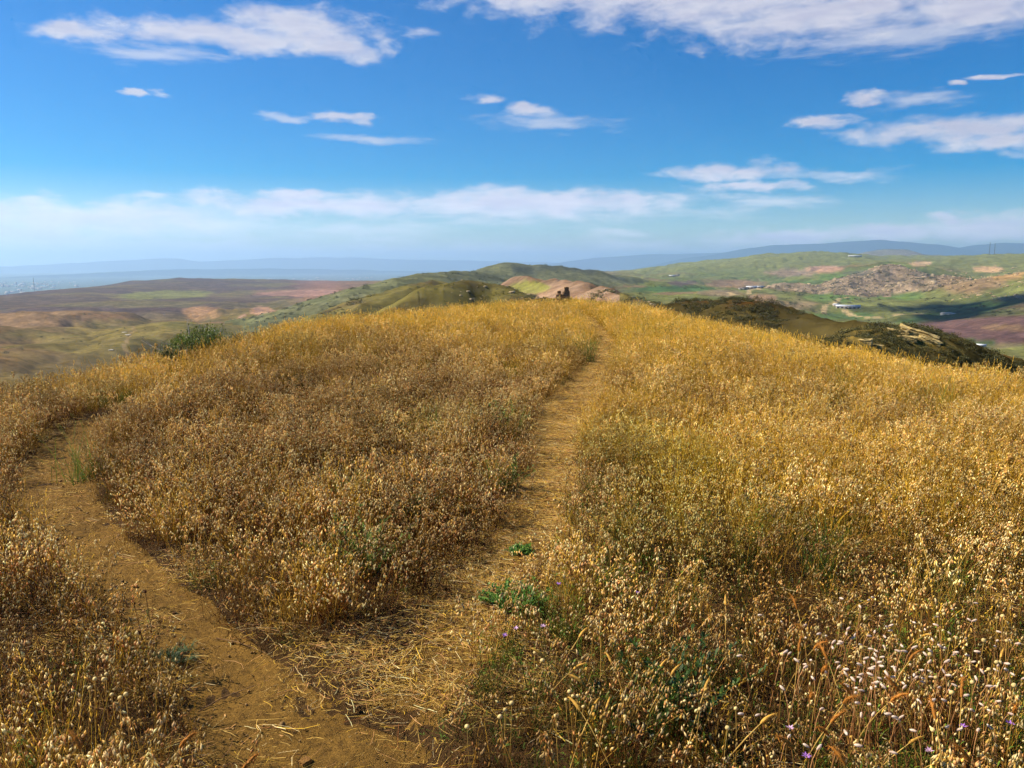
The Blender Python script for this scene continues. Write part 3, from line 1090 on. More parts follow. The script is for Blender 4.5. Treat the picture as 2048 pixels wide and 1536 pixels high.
def stalk(mb, base, tilt, length, w, c, c2, droop=0.12, n=4):
    d = rnd_dir(tilt)
    pts, dd = arc(base, d, length, droop, n)
    mb.ribbon(pts, [w] * n + [w * 0.6], rnd_dir(math.pi / 2), c, c2)
    return pts, dd


def oat_tuft():
    """Wild oat: tall straw stalks with drooping papery spikelets."""
    mb = MB()
    for _ in range(6):
        b = (random.gauss(0, .06), random.gauss(0, .06), -0.01)
        L = random.uniform(.22, .42)
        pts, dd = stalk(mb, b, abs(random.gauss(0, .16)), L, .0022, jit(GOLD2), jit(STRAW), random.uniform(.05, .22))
        for k in range(random.randint(8, 13)):
            t = 1.0 - abs(random.gauss(0, .11))
            i = min(int(t * 4), 3)
            p = pts[i].lerp(pts[i + 1], t * 4 - i)
            o = rnd_dir(random.uniform(.6, 1.6)) * random.uniform(.004, .018)
            q = p + o
            mb.ribbon([p, q], [.0009, .0007], rnd_dir(math.pi / 2), STRAW)
            mb.pod(q, (o.x, o.y, -abs(o.z) - .012), random.uniform(.018, .030), random.uniform(.0026, .0044), jit(random.choice([CREAM, CREAM, STRAW, PINKY]), .25), 4)
            mb.ribbon([q, q + Vector((o.x * .9 + random.gauss(0, .006), o.y * .9 + random.gauss(0, .006), -random.uniform(.022, .042)))], [.0009, .0003], rnd_dir(math.pi / 2), jit(STRAW, .3))
    for _ in range(9):
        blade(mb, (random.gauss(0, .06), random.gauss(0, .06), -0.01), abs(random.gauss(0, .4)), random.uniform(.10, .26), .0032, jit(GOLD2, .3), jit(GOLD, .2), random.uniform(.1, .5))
    return mb


def fine_tuft():
    """Fine golden brome: many thin upright stalks with slim nodding spikes."""
    mb = MB()
    for _ in range(15):
        b = (random.gauss(0, .055), random.gauss(0, .055), -0.01)
        L = random.uniform(.20, .40)
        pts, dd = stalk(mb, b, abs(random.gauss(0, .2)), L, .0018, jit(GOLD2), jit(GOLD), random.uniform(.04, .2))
        p = pts[-1]
        for k in range(4):
            mb.pod(p + dd * .014 * k, dd + rnd_dir(1.2) * .35 - UPV * .15, random.uniform(.016, .026), .0022, jit(random.choice([GOLD, STRAW, GOLD])), 3)
    for _ in range(14):
        blade(mb, (random.gauss(0, .06), random.gauss(0, .06), -0.01), abs(random.gauss(0, .35)), random.uniform(.10, .24), .0028, jit(GOLD2, .3), jit(GOLD, .2), random.uniform(.1, .5))
    return mb


def button_tuft():
    """Dried flower stalks, rusty and branching, each with a pale papery head."""
    mb = MB()
    for _ in range(6):
        b = (random.gauss(0, .05), random.gauss(0, .05), -0.01)
        pts, dd = stalk(mb, b, abs(random.gauss(0, .22)), random.uniform(.15, .30), .002, jit(DARKB), jit(RUST), random.uniform(.0, .15))
        for k in range(random.randint(2, 5)):
            i = random.choice([3, 4, 4])
            p = pts[i]
            e = p + rnd_dir(random.uniform(.1, .8)) * random.uniform(.02, .07)
            mb.ribbon([p, e], [.0014, .001], rnd_dir(math.pi / 2), jit(RUST))
            mb.pod(e - (e - p).normalized() * .002, (e - p), random.uniform(.016, .030), random.uniform(.0036, .0062), jit(random.choice([CREAM, CREAM, CREAM, PINKY, STRAW, GREY]), .25), 5, .5)
    for _ in range(12):
        blade(mb, (random.gauss(0, .06), random.gauss(0, .06), -0.01), abs(random.gauss(0, .6)), random.uniform(.06, .18), .0026, jit(DARKB, .3), jit(RUST, .3), random.uniform(.1, .6))
    return mb


def thatch_tuft():
    """Dead brown undergrowth close to the soil."""
    mb = MB()
    for _ in range(36):
        blade(mb, (random.gauss(0, .07), random.gauss(0, .07), -0.01), random.uniform(.05, 1.1), random.uniform(.08, .27), .0028, jit(DARKB, .35), jit(random.choice([RUST, DARKB, GOLD2, OLIVE, STRAW]), .3), random.uniform(0, .5))
    return mb


def green_tuft():
    mb = MB()
    for _ in range(26):
        blade(mb, (random.gauss(0, .045), random.gauss(0, .045), -0.01), abs(random.gauss(0, .45)), random.uniform(.10, .26), .0042, jit(GRN, .25), jit(random.choice([GRN2, OLIVE]), .25), random.uniform(.1, .5))
    for _ in range(5):
        b = (random.gauss(0, .04), random.gauss(0, .04), -0.01)
        pts, dd = stalk(mb, b, abs(random.gauss(0, .25)), random.uniform(.15, .30), .0024, GRN, OLIVE)
        for k in range(7):
            p = pts[random.randint(1, 4)]
            mb.leaf(p, rnd_dir(random.uniform(.5, 1.3)), UPV, random.uniform(.018, .04), .007, jit(GRN2, .3))
    return mb


def straw_mat():
    """Trampled straw lying flat."""
    mb = MB()
    for _ in range(62):
        a = random.gauss(0, .75)
        d = Vector((math.cos(a), math.sin(a), random.uniform(-.02, .08)))
        p = Vector((random.gauss(0, .09), random.gauss(0, .09), random.uniform(.001, .012)))
        L = min(.17, abs(random.gauss(.02, .05)) + .012)
        sd = Vector((-d.y, d.x, 0))
        k = random.gauss(0, .08)
        pts = [p + d * L * t + sd * L * k * (1 - 4 * t * t) + Vector((0, 0, random.uniform(0, .005))) for t in (-.5, -.17, .17, .5)]
        w = random.uniform(.0008, .0018)
        mb.ribbon(pts, [w, w, w, w * .7], (-d.y, d.x, random.uniform(-.9, .9)), jit(random.choice([STRAW, STRAW, STRAW, CREAM, PINKY, RUST, GOLD]), .3))
    return mb


def pebble():
    mb = MB()
    mb.ball((0, 0, .2), (random.gauss(0, .3), random.gauss(0, .3), 1), .7, 1.0, jit(lin(158, 126, 78), .3), 4, 6, .22)
    return mb


def proto_collection(name, maker, n, mat, seed):
    random.seed(seed)
    c = bpy.data.collections.new(name)
    for i in range(n):
        o = bpy.data.objects.new(name + '_plant', maker().mesh(name, mat))
        c.objects.link(o)
    return c


def scatter(name, coll, pts, rot, scl, idx, tint, label):
    me = bpy.data.meshes.new(name)
    me.vertices.add(len(pts))
    me.vertices.foreach_set('co', np.asarray(pts, np.float32).ravel())
    for nm, typ, dat, key in (('rot', 'FLOAT_VECTOR', rot, 'vector'), ('scl', 'FLOAT_VECTOR', scl, 'vector'), ('idx', 'INT', idx, 'value')):
        a = me.attributes.new(nm, typ, 'POINT')
        a.data.foreach_set(key, np.asarray(dat, np.int32 if typ == 'INT' else np.float32).ravel())
    a = me.attributes.new('tint', 'FLOAT_COLOR', 'POINT')
    t4 = np.ones((len(pts), 4), np.float32)
    t4[:, :3] = tint
    a.data.foreach_set('color', t4.ravel())
    o = link(name, me)
    ng = bpy.data.node_groups.new(name, 'GeometryNodeTree')
    ng.interface.new_socket('Geometry', in_out='INPUT', socket_type='NodeSocketGeometry')
    ng.interface.new_socket('Geometry', in_out='OUTPUT', socket_type='NodeSocketGeometry')
    N, Lk = ng.nodes, ng.links
    gi, go = N.new('NodeGroupInput'), N.new('NodeGroupOutput')
    iop = N.new('GeometryNodeInstanceOnPoints')
    ci = N.new('GeometryNodeCollectionInfo')
    ci.inputs['Collection'].default_value = coll
    ci.inputs['Separate Children'].default_value = True
    ci.inputs['Reset Children'].default_value = True

    def named(nm, typ):
        q = N.new('GeometryNodeInputNamedAttribute')
        q.data_type = typ
        q.inputs['Name'].default_value = nm
        return q.outputs['Attribute']
    e2r = N.new('FunctionNodeEulerToRotation')
    Lk.new(named('rot', 'FLOAT_VECTOR'), e2r.inputs[0])
    Lk.new(gi.outputs[0], iop.inputs['Points'])
    Lk.new(ci.outputs[0], iop.inputs['Instance'])
    iop.inputs['Pick Instance'].default_value = True
    Lk.new(named('idx', 'INT'), iop.inputs['Instance Index'])
    Lk.new(e2r.outputs[0], iop.inputs['Rotation'])
    Lk.new(named('scl', 'FLOAT_VECTOR'), iop.inputs['Scale'])
    Lk.new(iop.outputs[0], go.inputs[0])
    md = o.modifiers.new('scatter', 'NODES')
    md.node_group = ng
    tag(o, label, kind='stuff')
    print(name, len(pts))
    return o


# candidate points over the hilltop
def field_points(density, rmax_k=1.45, amax=0.72, rmin=0.55, rmax=58):
    n = int(density * amax * (rmax ** 2))
    r = np.sqrt(rng.uniform(rmin ** 2, rmax ** 2, n))
    a = rng.uniform(-amax, amax, n)
    keep = (r < rmax_k * np.interp(a, _tab_az, _tab) + 1.5) & (rng.uniform(0, 1, n) < np.minimum(1.0, (7.0 / r) ** 0.9))
    r, a = r[keep], a[keep]
    return r * np.sin(a), r * np.cos(a)


# trampled wedge between the two paths
WEDGE = [ground_hit(*p) for p in ((610, 1440), (450, 1310), (590, 1300), (760, 1280), (930, 1190), (1010, 1130), (900, 1400), (760, 1450))]


def in_poly(x, y, poly):
    c = np.zeros(x.shape, bool)
    j = len(poly) - 1
    for i in range(len(poly)):
        xi, yi = poly[i]
        xj, yj = poly[j]
        c ^= ((yi > y) != (yj > y)) & (x < (xj - xi) * (y - yi) / (yj - yi + 1e-12) + xi)
        j = i
    return c


def emit(name, coll, nproto, x, y, keep, scale, tint, label, tilt=0.10, flat=False, zs=None, sink=0.0, lift=0.0):
    x, y, scale = x[keep], y[keep], scale[keep]
    z = hill_z(x, y) - sink + lift
    n = len(x)
    rot = np.stack([rng.normal(0, tilt, n), rng.normal(0, tilt, n), rng.uniform(0, 2 * math.pi, n)], 1)
    zsc = scale * (rng.uniform(0.8, 1.2, n) if zs is None else zs[keep])
    scatter(name, coll, np.stack([x, y, z], 1), rot, np.stack([scale, scale, zsc], 1), rng.integers(0, nproto, n), tint[keep], label)


K_OAT = proto_collection('oat_grass', oat_tuft, 8, M_DRY, 1)
K_FINE = proto_collection('brome_grass', fine_tuft, 8, M_DRY, 2)
K_BUT = proto_collection('dried_flowers', button_tuft, 8, M_DRY, 3)
K_THA = proto_collection('dead_grass', thatch_tuft, 6, M_DRY, 4)
K_GRN = proto_collection('green_grass', green_tuft, 6, M_DRY, 5)
K_STR = proto_collection('straw', straw_mat, 8, M_DRY, 6)
K_PEB = proto_collection('pebbles', pebble, 6, M_DRY, 7)

fx, fy = field_points(270, 1.12)
fr = np.hypot(fx, fy)
fz = hill_base(fx, fy)
FPXX, FPYY = project(fx, fy, fz + 0.2)
_, eL = path_dist(fx, fy, PATH_L)
_, eR = path_dist(fx, fy, PATH_R)
wedge = in_poly(fx, fy, WEDGE)
nz1 = fbm(fx, fy, 1.6, 3, 0.55, 301)
nz2 = fbm(fx, fy, 0.55, 3, 0.55, 302)
nz3 = fbm(fx, fy, 4.5, 3, 0.55, 303)
edge = np.minimum(eL + 0.10 * nz2 + 0.02, eR + 0.14 * nz2 + 0.02)
open_ = edge < 0.02
# height of the sward: low at the path edge and on the wedge
hk = (0.58 + 0.42 * sstep(0.0, 0.40, edge)) * (1 + 0.22 * nz1) * np.where(wedge, 0.45, 1.0)
hk = hk * (0.80 + 0.25 * sstep(6, 16, fr)) * (0.72 + 0.34 * sstep(-0.25, 0.25, nz2 + 0.4 * nz1))
rightside = (fx > np.interp(fy, PATH_R[:, 1], PATH_R[:, 0])).astype(float)
golden = np.clip(sstep(9, 19, fr) * 0.9 + 0.40 * rightside * sstep(3.0, 8.0, fr) + 0.6 * nz3 + 0.35 * nz1 - 0.05, 0, 1)
pale = np.clip(0.5 + 1.1 * nz3 - 0.3 * rightside, 0, 1)
u = rng.uniform(0, 1, len(fx))
nz4 = fbm(fx, fy, 0.9, 3, 0.6, 305)
fam = np.clip(0.5 + 1.3 * nz4, 0, 1)[:, None]
tint_g = np.array([[0.52, 0.41, 0.30]]) * (1 - fam) + np.array([[1.52, 1.46, 1.30]]) * fam
tint_g = tint_g * (1 - golden[:, None] * 0.6) + np.array([[1.72, 1.66, 1.06]]) * golden[:, None] * 0.6
tint_g *= np.exp(rng.normal(0, 0.26, len(fx)))[:, None]
olive = sstep(0.1, 0.35, fbm(fx, fy, 2.1, 3, 0.5, 306))[:, None] * (0.35 + 0.4 * rightside[:, None])
tint_g = tint_g * (1 - olive) + tint_g * np.array([[0.72, 0.82, 0.62]]) * olive
tint_g = np.clip(tint_g * 0.73, 0.10, 1.5)
base_keep = ~open_
hk = np.where(wedge, hk, np.maximum(hk, 0.74))
clump = 0.50 + 0.50 * sstep(-0.20, 0.16, nz2 + 0.5 * nz1)
thin = clump * np.where(wedge, 0.35, 1.0) * (0.80 + 0.20 * sstep(0.0, 0.25, edge))
thin = np.where(~wedge & (edge < 0.7), np.maximum(thin, 0.85), thin)
ok = base_keep & (rng.uniform(0, 1, len(fx)) < thin)
w_fine = 0.05 + 0.72 * golden
w_oat = (0.24 + 0.14 * golden + 0.10 * rightside) * (0.55 + 0.45 * sstep(3, 8, fr))  # fewer pale oats near the viewer, so the foreground reads dimmer
w_but = (0.46 * (1 - golden) + 0.05) * (1.0 - 0.25 * rightside)
w_tha = 0.30 - 0.12 * golden + 0.35 * (1 - sstep(2.5, 7.5, fr))  # extra dead brown grass nearby, its dark colour standing in for a dimmer foreground
w_grn = 0.26 * rightside * (1 - sstep(3.5, 7, fr)) + 2.1 * np.clip(0.02 + 0.55 * sstep(0.22, 0.5, fbm(fx, fy, 1.1, 3, 0.5, 310)), 0, 0.5) * (1 - 0.6 * sstep(10, 20, fr)) + 0.05 * rightside
W = np.stack([w_fine, w_oat, w_but, w_tha, w_grn], 1)
W = np.cumsum(W / W.sum(1)[:, None], 1)
kind = (u[:, None] > W).sum(1)
sc = hk * rng.uniform(0.8, 1.2, len(fx))
emit('golden_brome_grass', K_FINE, 8, fx, fy, ok & (kind == 0), sc, tint_g, 'fine golden dry grass over the crest of the hill')
emit('wild_oat_grass', K_OAT, 8, fx, fy, ok & (kind == 1), sc * 1.05, tint_g, 'straw coloured wild oats with drooping spikelets')
emit('dried_flower_stalks', K_BUT, 8, fx, fy, ok & (kind == 2), sc * 1.05, tint_g, 'rusty dried flower stalks with small cream heads')
emit('dead_grass', K_THA, 6, fx, fy, ok & (kind == 3), sc, tint_g, 'brown dead grass close to the soil')
emit('green_grass', K_GRN, 6, fx, fy, ok & (kind == 4), sc * 0.85, tint_g, 'green grass blades among the dry stalks')

# straw litter: thick on the footpath, thin on the dirt path's margins and on the wedge
sx, sy = field_points(520, rmax=34)
_, sL = path_dist(sx, sy, PATH_L)
dR, sR = path_dist(sx, sy, PATH_R)
sw = in_poly(sx, sy, WEDGE)
sr_ = np.hypot(sx, sy)
sn = fbm(sx, sy, 0.7, 3, 0.55, 320)
spx, spy = project(sx, sy, hill_base(sx, sy))
bare = np.maximum(1 - sstep(0.6, 1.0, np.hypot((spx - 905) / 90, (spy - 1310) / 70)), np.maximum(1 - sstep(0.6, 1.0, np.hypot((spx - 1040) / 60, (spy - 1040) / 42)), sstep(1360, 1440, spy)))
p_s = np.zeros(len(sx))
p_s = np.where(sR < 0.05, 0.80 * (1 - 0.93 * bare) * (0.75 + 0.8 * sn), p_s)
p_s = np.where((sR >= 0.05) & (sR < 0.25), 0.18, p_s)
p_s = np.where(sw & (sL > 0.10), np.maximum(p_s, 0.26), p_s)
p_s = np.where((sL > 0.02) & (sL < 0.16), np.maximum(p_s, 0.10 + 0.5 * sn), p_s)
p_s = np.where(sL < 0.02, 0.02, p_s)
p_s = np.where((sR > 0.35) & (sL > 0.22) & ~sw, 0.06, p_s)
sk = rng.uniform(0, 1, len(sx)) < p_s
tint_s = np.stack([1.05 + 0.1 * sn, 1.03 + 0.12 * sn, 0.95 + 0.2 * sn], 1) * rng.uniform(0.6, 1.0, len(sx))[:, None]
emit('straw_litter', K_STR, 8, sx, sy, sk, rng.uniform(0.7, 1.15, len(sx)), tint_s, 'trampled straw lying on the footpath and its margins', tilt=0.03, lift=0.012)

# pebbles and clods on bare dirt
px_, py_ = field_points(700, rmax=14)
_, pL = path_dist(px_, py_, PATH_L)
_, pR = path_dist(px_, py_, PATH_R)
pk = ((pL < 0.05) | (pR < 0.0)) & (rng.uniform(0, 1, len(px_)) < 0.5)
ps = np.exp(rng.normal(-6.1, 0.6, len(px_)))
emit('path_pebbles', K_PEB, 6, px_, py_, pk, ps, np.repeat(rng.uniform(0.7, 1.2, len(px_))[:, None], 3, 1), 'small pebbles and clods on the bare dirt', tilt=0.5, lift=0.012)
# ------------------------------------------------------------------ air
hb = MB()
X, Y0, Y1, Z0, Z1 = 75000, -75000, 75000, float(lz.min()) - 1.0, 900.0
hb.add([(-X, Y0, Z0), (X, Y0, Z0), (X, Y1, Z0), (-X, Y1, Z0), (-X, Y0, Z1), (X, Y0, Z1), (X, Y1, Z1), (-X, Y1, Z1)], [],
       [(0, 3, 2, 1), (4, 5, 6, 7), (0, 1, 5, 4), (1, 2, 6, 5), (2, 3, 7, 6), (3, 0, 4, 7)])
M_HAZE, ht, hout = new_mat('haze')
pv = ht.new('ShaderNodeVolumePrincipled')
pv.inputs['Color'].default_value = (0.46, 0.70, 1.0, 1)
pv.inputs['Density'].default_value = 4.8e-5
pv.inputs['Density Attribute'].default_value = ''
pv.inputs['Anisotropy'].default_value = 0.35
ht.l.new(pv.outputs[0], hout.inputs['Volume'])
tag(link('haze', hb.mesh('haze', M_HAZE)), 'thin blue summer haze over the valleys', kind='stuff')
print('highest land', lz.max())
#@@NEXT2@@
#@FAR0
# ------------------------------------------------------------------ clouds above and behind the frame, whose shadows lie on the land
def cloud_material(lo, hi):
    m, ct, cout = new_mat('cloud')
    cdf, ctr, cmx = ct.new('ShaderNodeBsdfDiffuse'), ct.new('ShaderNodeBsdfTransparent'), ct.new('ShaderNodeMixShader')
    cdf.inputs['Color'].default_value = (0.85, 0.85, 0.87, 1)
    ct.l.new(ct.ramp(ct.noise(ct.new('ShaderNodeTexCoord').outputs['Object'], 0.004, 5).outputs['Fac'], 0.2, 0.8, lo, hi), cmx.inputs[0])
    ct.l.new(ctr.outputs[0], cmx.inputs[1])
    ct.l.new(cdf.outputs[0], cmx.inputs[2])
    ct.l.new(cmx.outputs[0], cout.inputs['Surface'])
    return m


def cloud(tx, ty, tz, half_u, half_v, alt, yaw, seed, label, thick=(.2, .5)):
    """A flat-bottomed heap of vapour over the land; its shadow falls around (tx, ty, tz)."""
    random.seed(seed)
    k = (alt - tz) / math.tan(SUN_EL)
    cx, cy = tx + math.sin(SUN_AZ) * k, ty + math.cos(SUN_AZ) * k
    mb = MB()
    n = 40
    for i in range(n):
        t, q = random.uniform(0, 2 * math.pi), math.sqrt(random.uniform(0, 1))
        rad = (half_u + half_v) * 0.5 * random.uniform(.22, .40) * (1.15 - 0.5 * q)
        mb.ball((math.cos(t) * q * half_u, math.sin(t) * q * half_v, rad * 0.25), (0, 0, 1), rad * 0.45, rad, (1, 1, 1), 8, 14, .06)
    o = link('cloud', mb.mesh('cloud', cloud_material(*thick), True), None, (cx, cy, alt), (0, 0, yaw))
    tag(o, label, kind='stuff')


cloud(*P3(2230, 600, 2200), 560, 330, 1500, R(-25), 4, 'white cloud high over the ploughed slope', (.12, .3))

# ------------------------------------------------------------------ scrub and rocks on the slopes
BUSH_D, BUSH_L = lin(74, 74, 42), lin(104, 98, 54)


def bush():
    mb = MB()
    for _ in range(12):
        c = Vector((random.gauss(0, .34), random.gauss(0, .34), random.uniform(.15, .6)))
        for _ in range(26):
            p = c + Vector((random.gauss(0, .15), random.gauss(0, .15), random.gauss(0, .13)))
            mb.leaf(p, rnd_dir(random.uniform(.2, 1.6)), rnd_dir(.5), random.uniform(.08, .17), random.uniform(.05, .10), jit(random.choice([BUSH_D, BUSH_D, BUSH_L]), .3))
    return mb


def boulder():
    mb = MB()
    mb.ball((0, 0, .25), (random.gauss(0, .25), random.gauss(0, .25), 1), .55, .9, jit(lin(164, 146, 116), .2), 5, 7, .24)
    return mb


K_BUSH = proto_collection('scrub', bush, 6, M_SCRUB, 21)
K_ROCK = proto_collection('boulder', boulder, 6, M_SCRUB, 22)


def land_scatter(name, coll, nproto, masks, label, seed):
    g = np.random.default_rng(seed)
    pts, scs, tin = [], [], []
    for (m, n, s0, s1, col_) in masks:
        ids_ = np.nonzero(m)[0]
        if len(ids_) == 0:
            continue
        k = g.choice(ids_, n)
        r, a = LR[k] * np.exp(g.uniform(-.009, .009, n)), np.arctan2(lx[k], ly[k]) + g.uniform(-.0008, .0008, n)
        x, y = r * np.sin(a), r * np.cos(a)
        s = s0 * np.exp(g.normal(0, s1, n))
        pts.append(np.stack([x, y, land_z(x, y) - 0.12 * s], 1))
        scs.append(np.stack([s, s * g.uniform(.8, 1.2, n), s * g.uniform(.6, 1.0, n)], 1))
        tin.append(np.array(col_)[None] * g.uniform(.7, 1.25, n)[:, None])
    pts, scs, tin = np.concatenate(pts), np.concatenate(scs), np.concatenate(tin)
    n = len(pts)
    rot = np.stack([np.zeros(n), np.zeros(n), g.uniform(0, 6.28, n)], 1)
    scatter(name, coll, pts, rot, scs, g.integers(0, nproto, n), tin, label)


vis = (LPX > -150) & (LPX < 2200)
n_s = fbm(lx, ly, 45, 3, 0.55, 400)
n_q = fbm(lx, ly, 14, 3, 0.55, 402)
n_t = fbm(lx, ly, 160, 3, 0.55, 401)
box = lambda x0, x1, y0, y1: (LPX > x0) & (LPX < x1) & (LPY > y0) & (LPY < y1)
land_scatter('hillside_scrub', K_BUSH, 6, [
    (wr(10) & vis & (LR > 85) & (n_q > -0.05), 2600, .5, .45, (1, 1, 1)),
    (wr(9) & vis & ((n_s > 0.02) | (LPX < 1480)) & (LPX < 1560), 1500, 1.0, .45, (.8, .8, .8)),
    (wr(9) & vis & (n_s > 0.05), 600, 1.0, .4, (.8, .8, .8)),
    (wr(1) & vis & (LR > 75), 700, .5, .4, (1, 1, .9)),
    (wr(8) & (LPX > 1180) & (n_s > -0.1), 1100, 1.5, .4, (.9, 1, .9)),
    (wr(2) & ((LPX > 960) | (n_q > 0.15)), 1500, .8, .5, (.9, 1, .9)),
    (wr(3) & (n_s > 0.0), 700, 1.5, .5, (.8, .9, .9)),
    (wr(200) & (LR > 90) & (LR < 260) & vis & (n_s > 0), 300, .6, .4, (1, 1, 1)),
    (wr(4, 5) & (n_s > 0.0), 700, 3.2, .5, (.7, .8, .8)),
    (wr(12, 13, 14) & (n_s > -0.1), 650, 5.5, .45, (.8, .9, .8)),
    (box(1560, 2048, 545, 640) & (n_t > 0.08) & (LR > 1900), 520, 5.0, .45, (.8, .95, .8)),
    (box(1280, 1560, 545, 620) & (n_t > 0.22) & (LR > 1500), 90, 5.5, .4, (.8, .95, .8)),
    (box(0, 760, 560, 760) & (n_t > 0.05) & (LR > 500), 900, 1.6, .5, (.8, .85, .8)),
], 'dark scrub bushes dotted over the far slopes', 5)
land_scatter('slope_rocks', K_ROCK, 6, [
    (wr(12, 13, 14) & (n_s < 0.12), 1500, 2.8, .5, (1.0, .98, .96)),
    (box(1900, 2048, 535, 600) & (LR > 2000) & (n_s < 0.1), 600, 2.8, .5, (1.05, .98, .9)),
    (wr(10) & (LR > 95) & (n_s > 0.05), 300, .35, .6, (.8, .8, .75)),
    (wr(8) & (LPX > 1180), 160, .8, .5, (.9, .9, .85)),
    (wr(2) & (LPX > 900), 160, .7, .5, (1, 1, .95)),
], 'pale rocks strewn over the far slopes', 6)

# ------------------------------------------------------------------ buildings, masts and rocks of the far land
M_WALL = solid('pale_wall', lin(168, 158, 146), 0.9, 0.3, 0.12)
M_ROOF = solid('metal_roof', lin(206, 210, 216), 0.55, 0.2, 0.10)
M_DROOF = solid('dark_roof', lin(104, 92, 86), 0.8, 0.2, 0.15)
M_DARK = solid('dark_opening', lin(52, 48, 46), 0.9, 0.4, 0.1)
M_STEEL = solid('steel', lin(92, 92, 96), 0.6, 0.5, 0.1)
M_ROCK = plant_material('rock', 0.0, tint=False, rough=0.95)


def box_mesh(mb, c, s, colr=(1, 1, 1)):
    x, y, z = c
    a, b, h = s[0] / 2, s[1] / 2, s[2]
    mb.add([(x - a, y - b, z), (x + a, y - b, z), (x + a, y + b, z), (x - a, y + b, z), (x - a, y - b, z + h), (x + a, y - b, z + h), (x + a, y + b, z + h), (x - a, y + b, z + h)], [],
           [(0, 3, 2, 1), (4, 5, 6, 7), (0, 1, 5, 4), (1, 2, 6, 5), (2, 3, 7, 6), (3, 0, 4, 7)], colr)


def empty(name, loc, rz=0.0):
    o = bpy.data.objects.new(name, None)
    o.empty_display_size = 0.2
    col.objects.link(o)
    o.location = loc
    o.rotation_euler = (0, 0, rz)
    return o


def shed(name, px, py, L, Wd, H, rz, roof, label, group=None):
    hit = land_hit(px, py, 700) or land_at(px, 2500)
    x, y, z = hit
    o = empty(name, (x, y, z - 1.0), rz + math.atan2(-x, y))
    m = MB()
    box_mesh(m, (0, 0, 0), (L, Wd, H + 1.0))
    link('wall', m.mesh('wall', M_WALL), o)
    m = MB()
    a, b, e = L / 2 + .8, Wd / 2 + .8, H + 1.0
    m.add([(-a, -b, e + .01), (a, -b, e + .01), (a, b, e + .01), (-a, b, e + .01), (-a, 0, e + Wd * .26), (a, 0, e + Wd * .26)], [(0, 4, 3), (1, 2, 5)], [(0, 1, 5, 4), (2, 3, 4, 5), (3, 2, 1, 0)])
    link('roof', m.mesh('roof', roof), o)
    n = max(1, int(L / 9))
    for i in range(n):
        m = MB()
        box_mesh(m, (-L / 2 + (i + .5) * L / n, -Wd / 2 - .04, 1.1), (L / n * .55, .2, H * .7))
        link('door', m.mesh('door', M_DARK), o)
    return tag(o, label, 'shed', group)


shed('farm_shed', 1696, 617, 58, 15, 5.5, R(4), M_ROOF, 'long white roofed farm shed on the valley floor, the largest of the sheds')
for i, (px, py, L, w, h, rz, roof, lab) in enumerate([
        (1486, 579, 26, 10, 4.5, R(10), M_DROOF, 'dark roofed shed in mid valley, the end of its farm nearest the crest'),
        (1503, 577, 34, 12, 5, R(6), M_ROOF, 'pale roofed shed in mid valley, between two others of its farm'),
        (1518, 576, 30, 10, 4.5, R(6), M_ROOF, 'pale roofed shed in mid valley, at the outer end of its farm'),
        (1344, 553, 34, 12, 5, R(-5), M_ROOF, 'small pale shed on the far green slope, beside a darker one'),
        (1354, 552, 26, 12, 6, R(-5), M_DROOF, 'small dark shed on the far green slope, beside a paler one'),
        (1672, 612, 14, 9, 4, R(30), M_ROOF, 'little pale hut beside the long white roofed shed'),
        (1962, 695, 12, 7, 3.5, R(-5), M_ROOF, 'lone white roofed hut below the ploughed field'),
        (1710, 514, 90, 16, 6, R(0), M_ROOF, 'long low pale shed just under the green skyline')]):
    shed('farm_shed', px, py, L, w, h, rz, roof, lab)


def mast(px, py_top, dist, label):
    a, e = px_azel(px, py_top)
    x, y, z = land_at(px, dist)
    H = (CAMZ + dist * math.tan(e)) - z
    o = empty('radio_mast', (x, y, z - 1))
    for k in range(3):
        t = 2 * math.pi * k / 3
        m = MB()
        m.tube([(math.cos(t) * 2.6, math.sin(t) * 2.6, 0), (math.cos(t) * 1.0, math.sin(t) * 1.0, H)], [.7, .5], (1, 1, 1), 5)
        link('leg', m.mesh('leg', M_STEEL), o)
    m = MB()
    n = 12
    for i in range(n):
        z0, z1 = H * i / n, H * (i + 1) / n
        for k in range(3):
            t0, t1 = 2 * math.pi * k / 3, 2 * math.pi * (k + 1) / 3
            r0, r1 = 2.6 - 1.6 * i / n, 2.6 - 1.6 * (i + 1) / n
            m.tube([(math.cos(t0) * r0, math.sin(t0) * r0, z0), (math.cos(t1) * r1, math.sin(t1) * r1, z1)], [.22, .22], (1, 1, 1), 4)
    link('lattice', m.mesh('lattice', M_STEEL), o)
    tag(o, label, 'mast')


mast(1974, 484, 6900, 'grey lattice radio mast on the green skyline, the one nearer the big blue mountain')
mast(1984, 486, 6900, 'grey lattice radio mast on the green skyline, the one farther from the big blue mountain')
mast(67, 555, 7200, 'thin grey mast rising above the far blue plain')

# town far out on the plain: too small to tell house from house
random.seed(40)
tm = MB()
for _ in range(110):
    px = random.choice([random.gauss(60, 45), random.gauss(60, 45), random.uniform(430, 800)])
    d = random.uniform(11000, 19000) if px < 300 else random.uniform(14000, 21000)
    x, y, z = land_at(px, d)
    s = random.uniform(14, 36)
    box_mesh(tm, (x, y, z - 3), (s * random.uniform(1, 3), s, random.uniform(14, 34)))
tag(link('distant_town', tm.mesh('distant_town', M_WALL)), 'pale buildings of a town far out on the blue plain', kind='stuff')


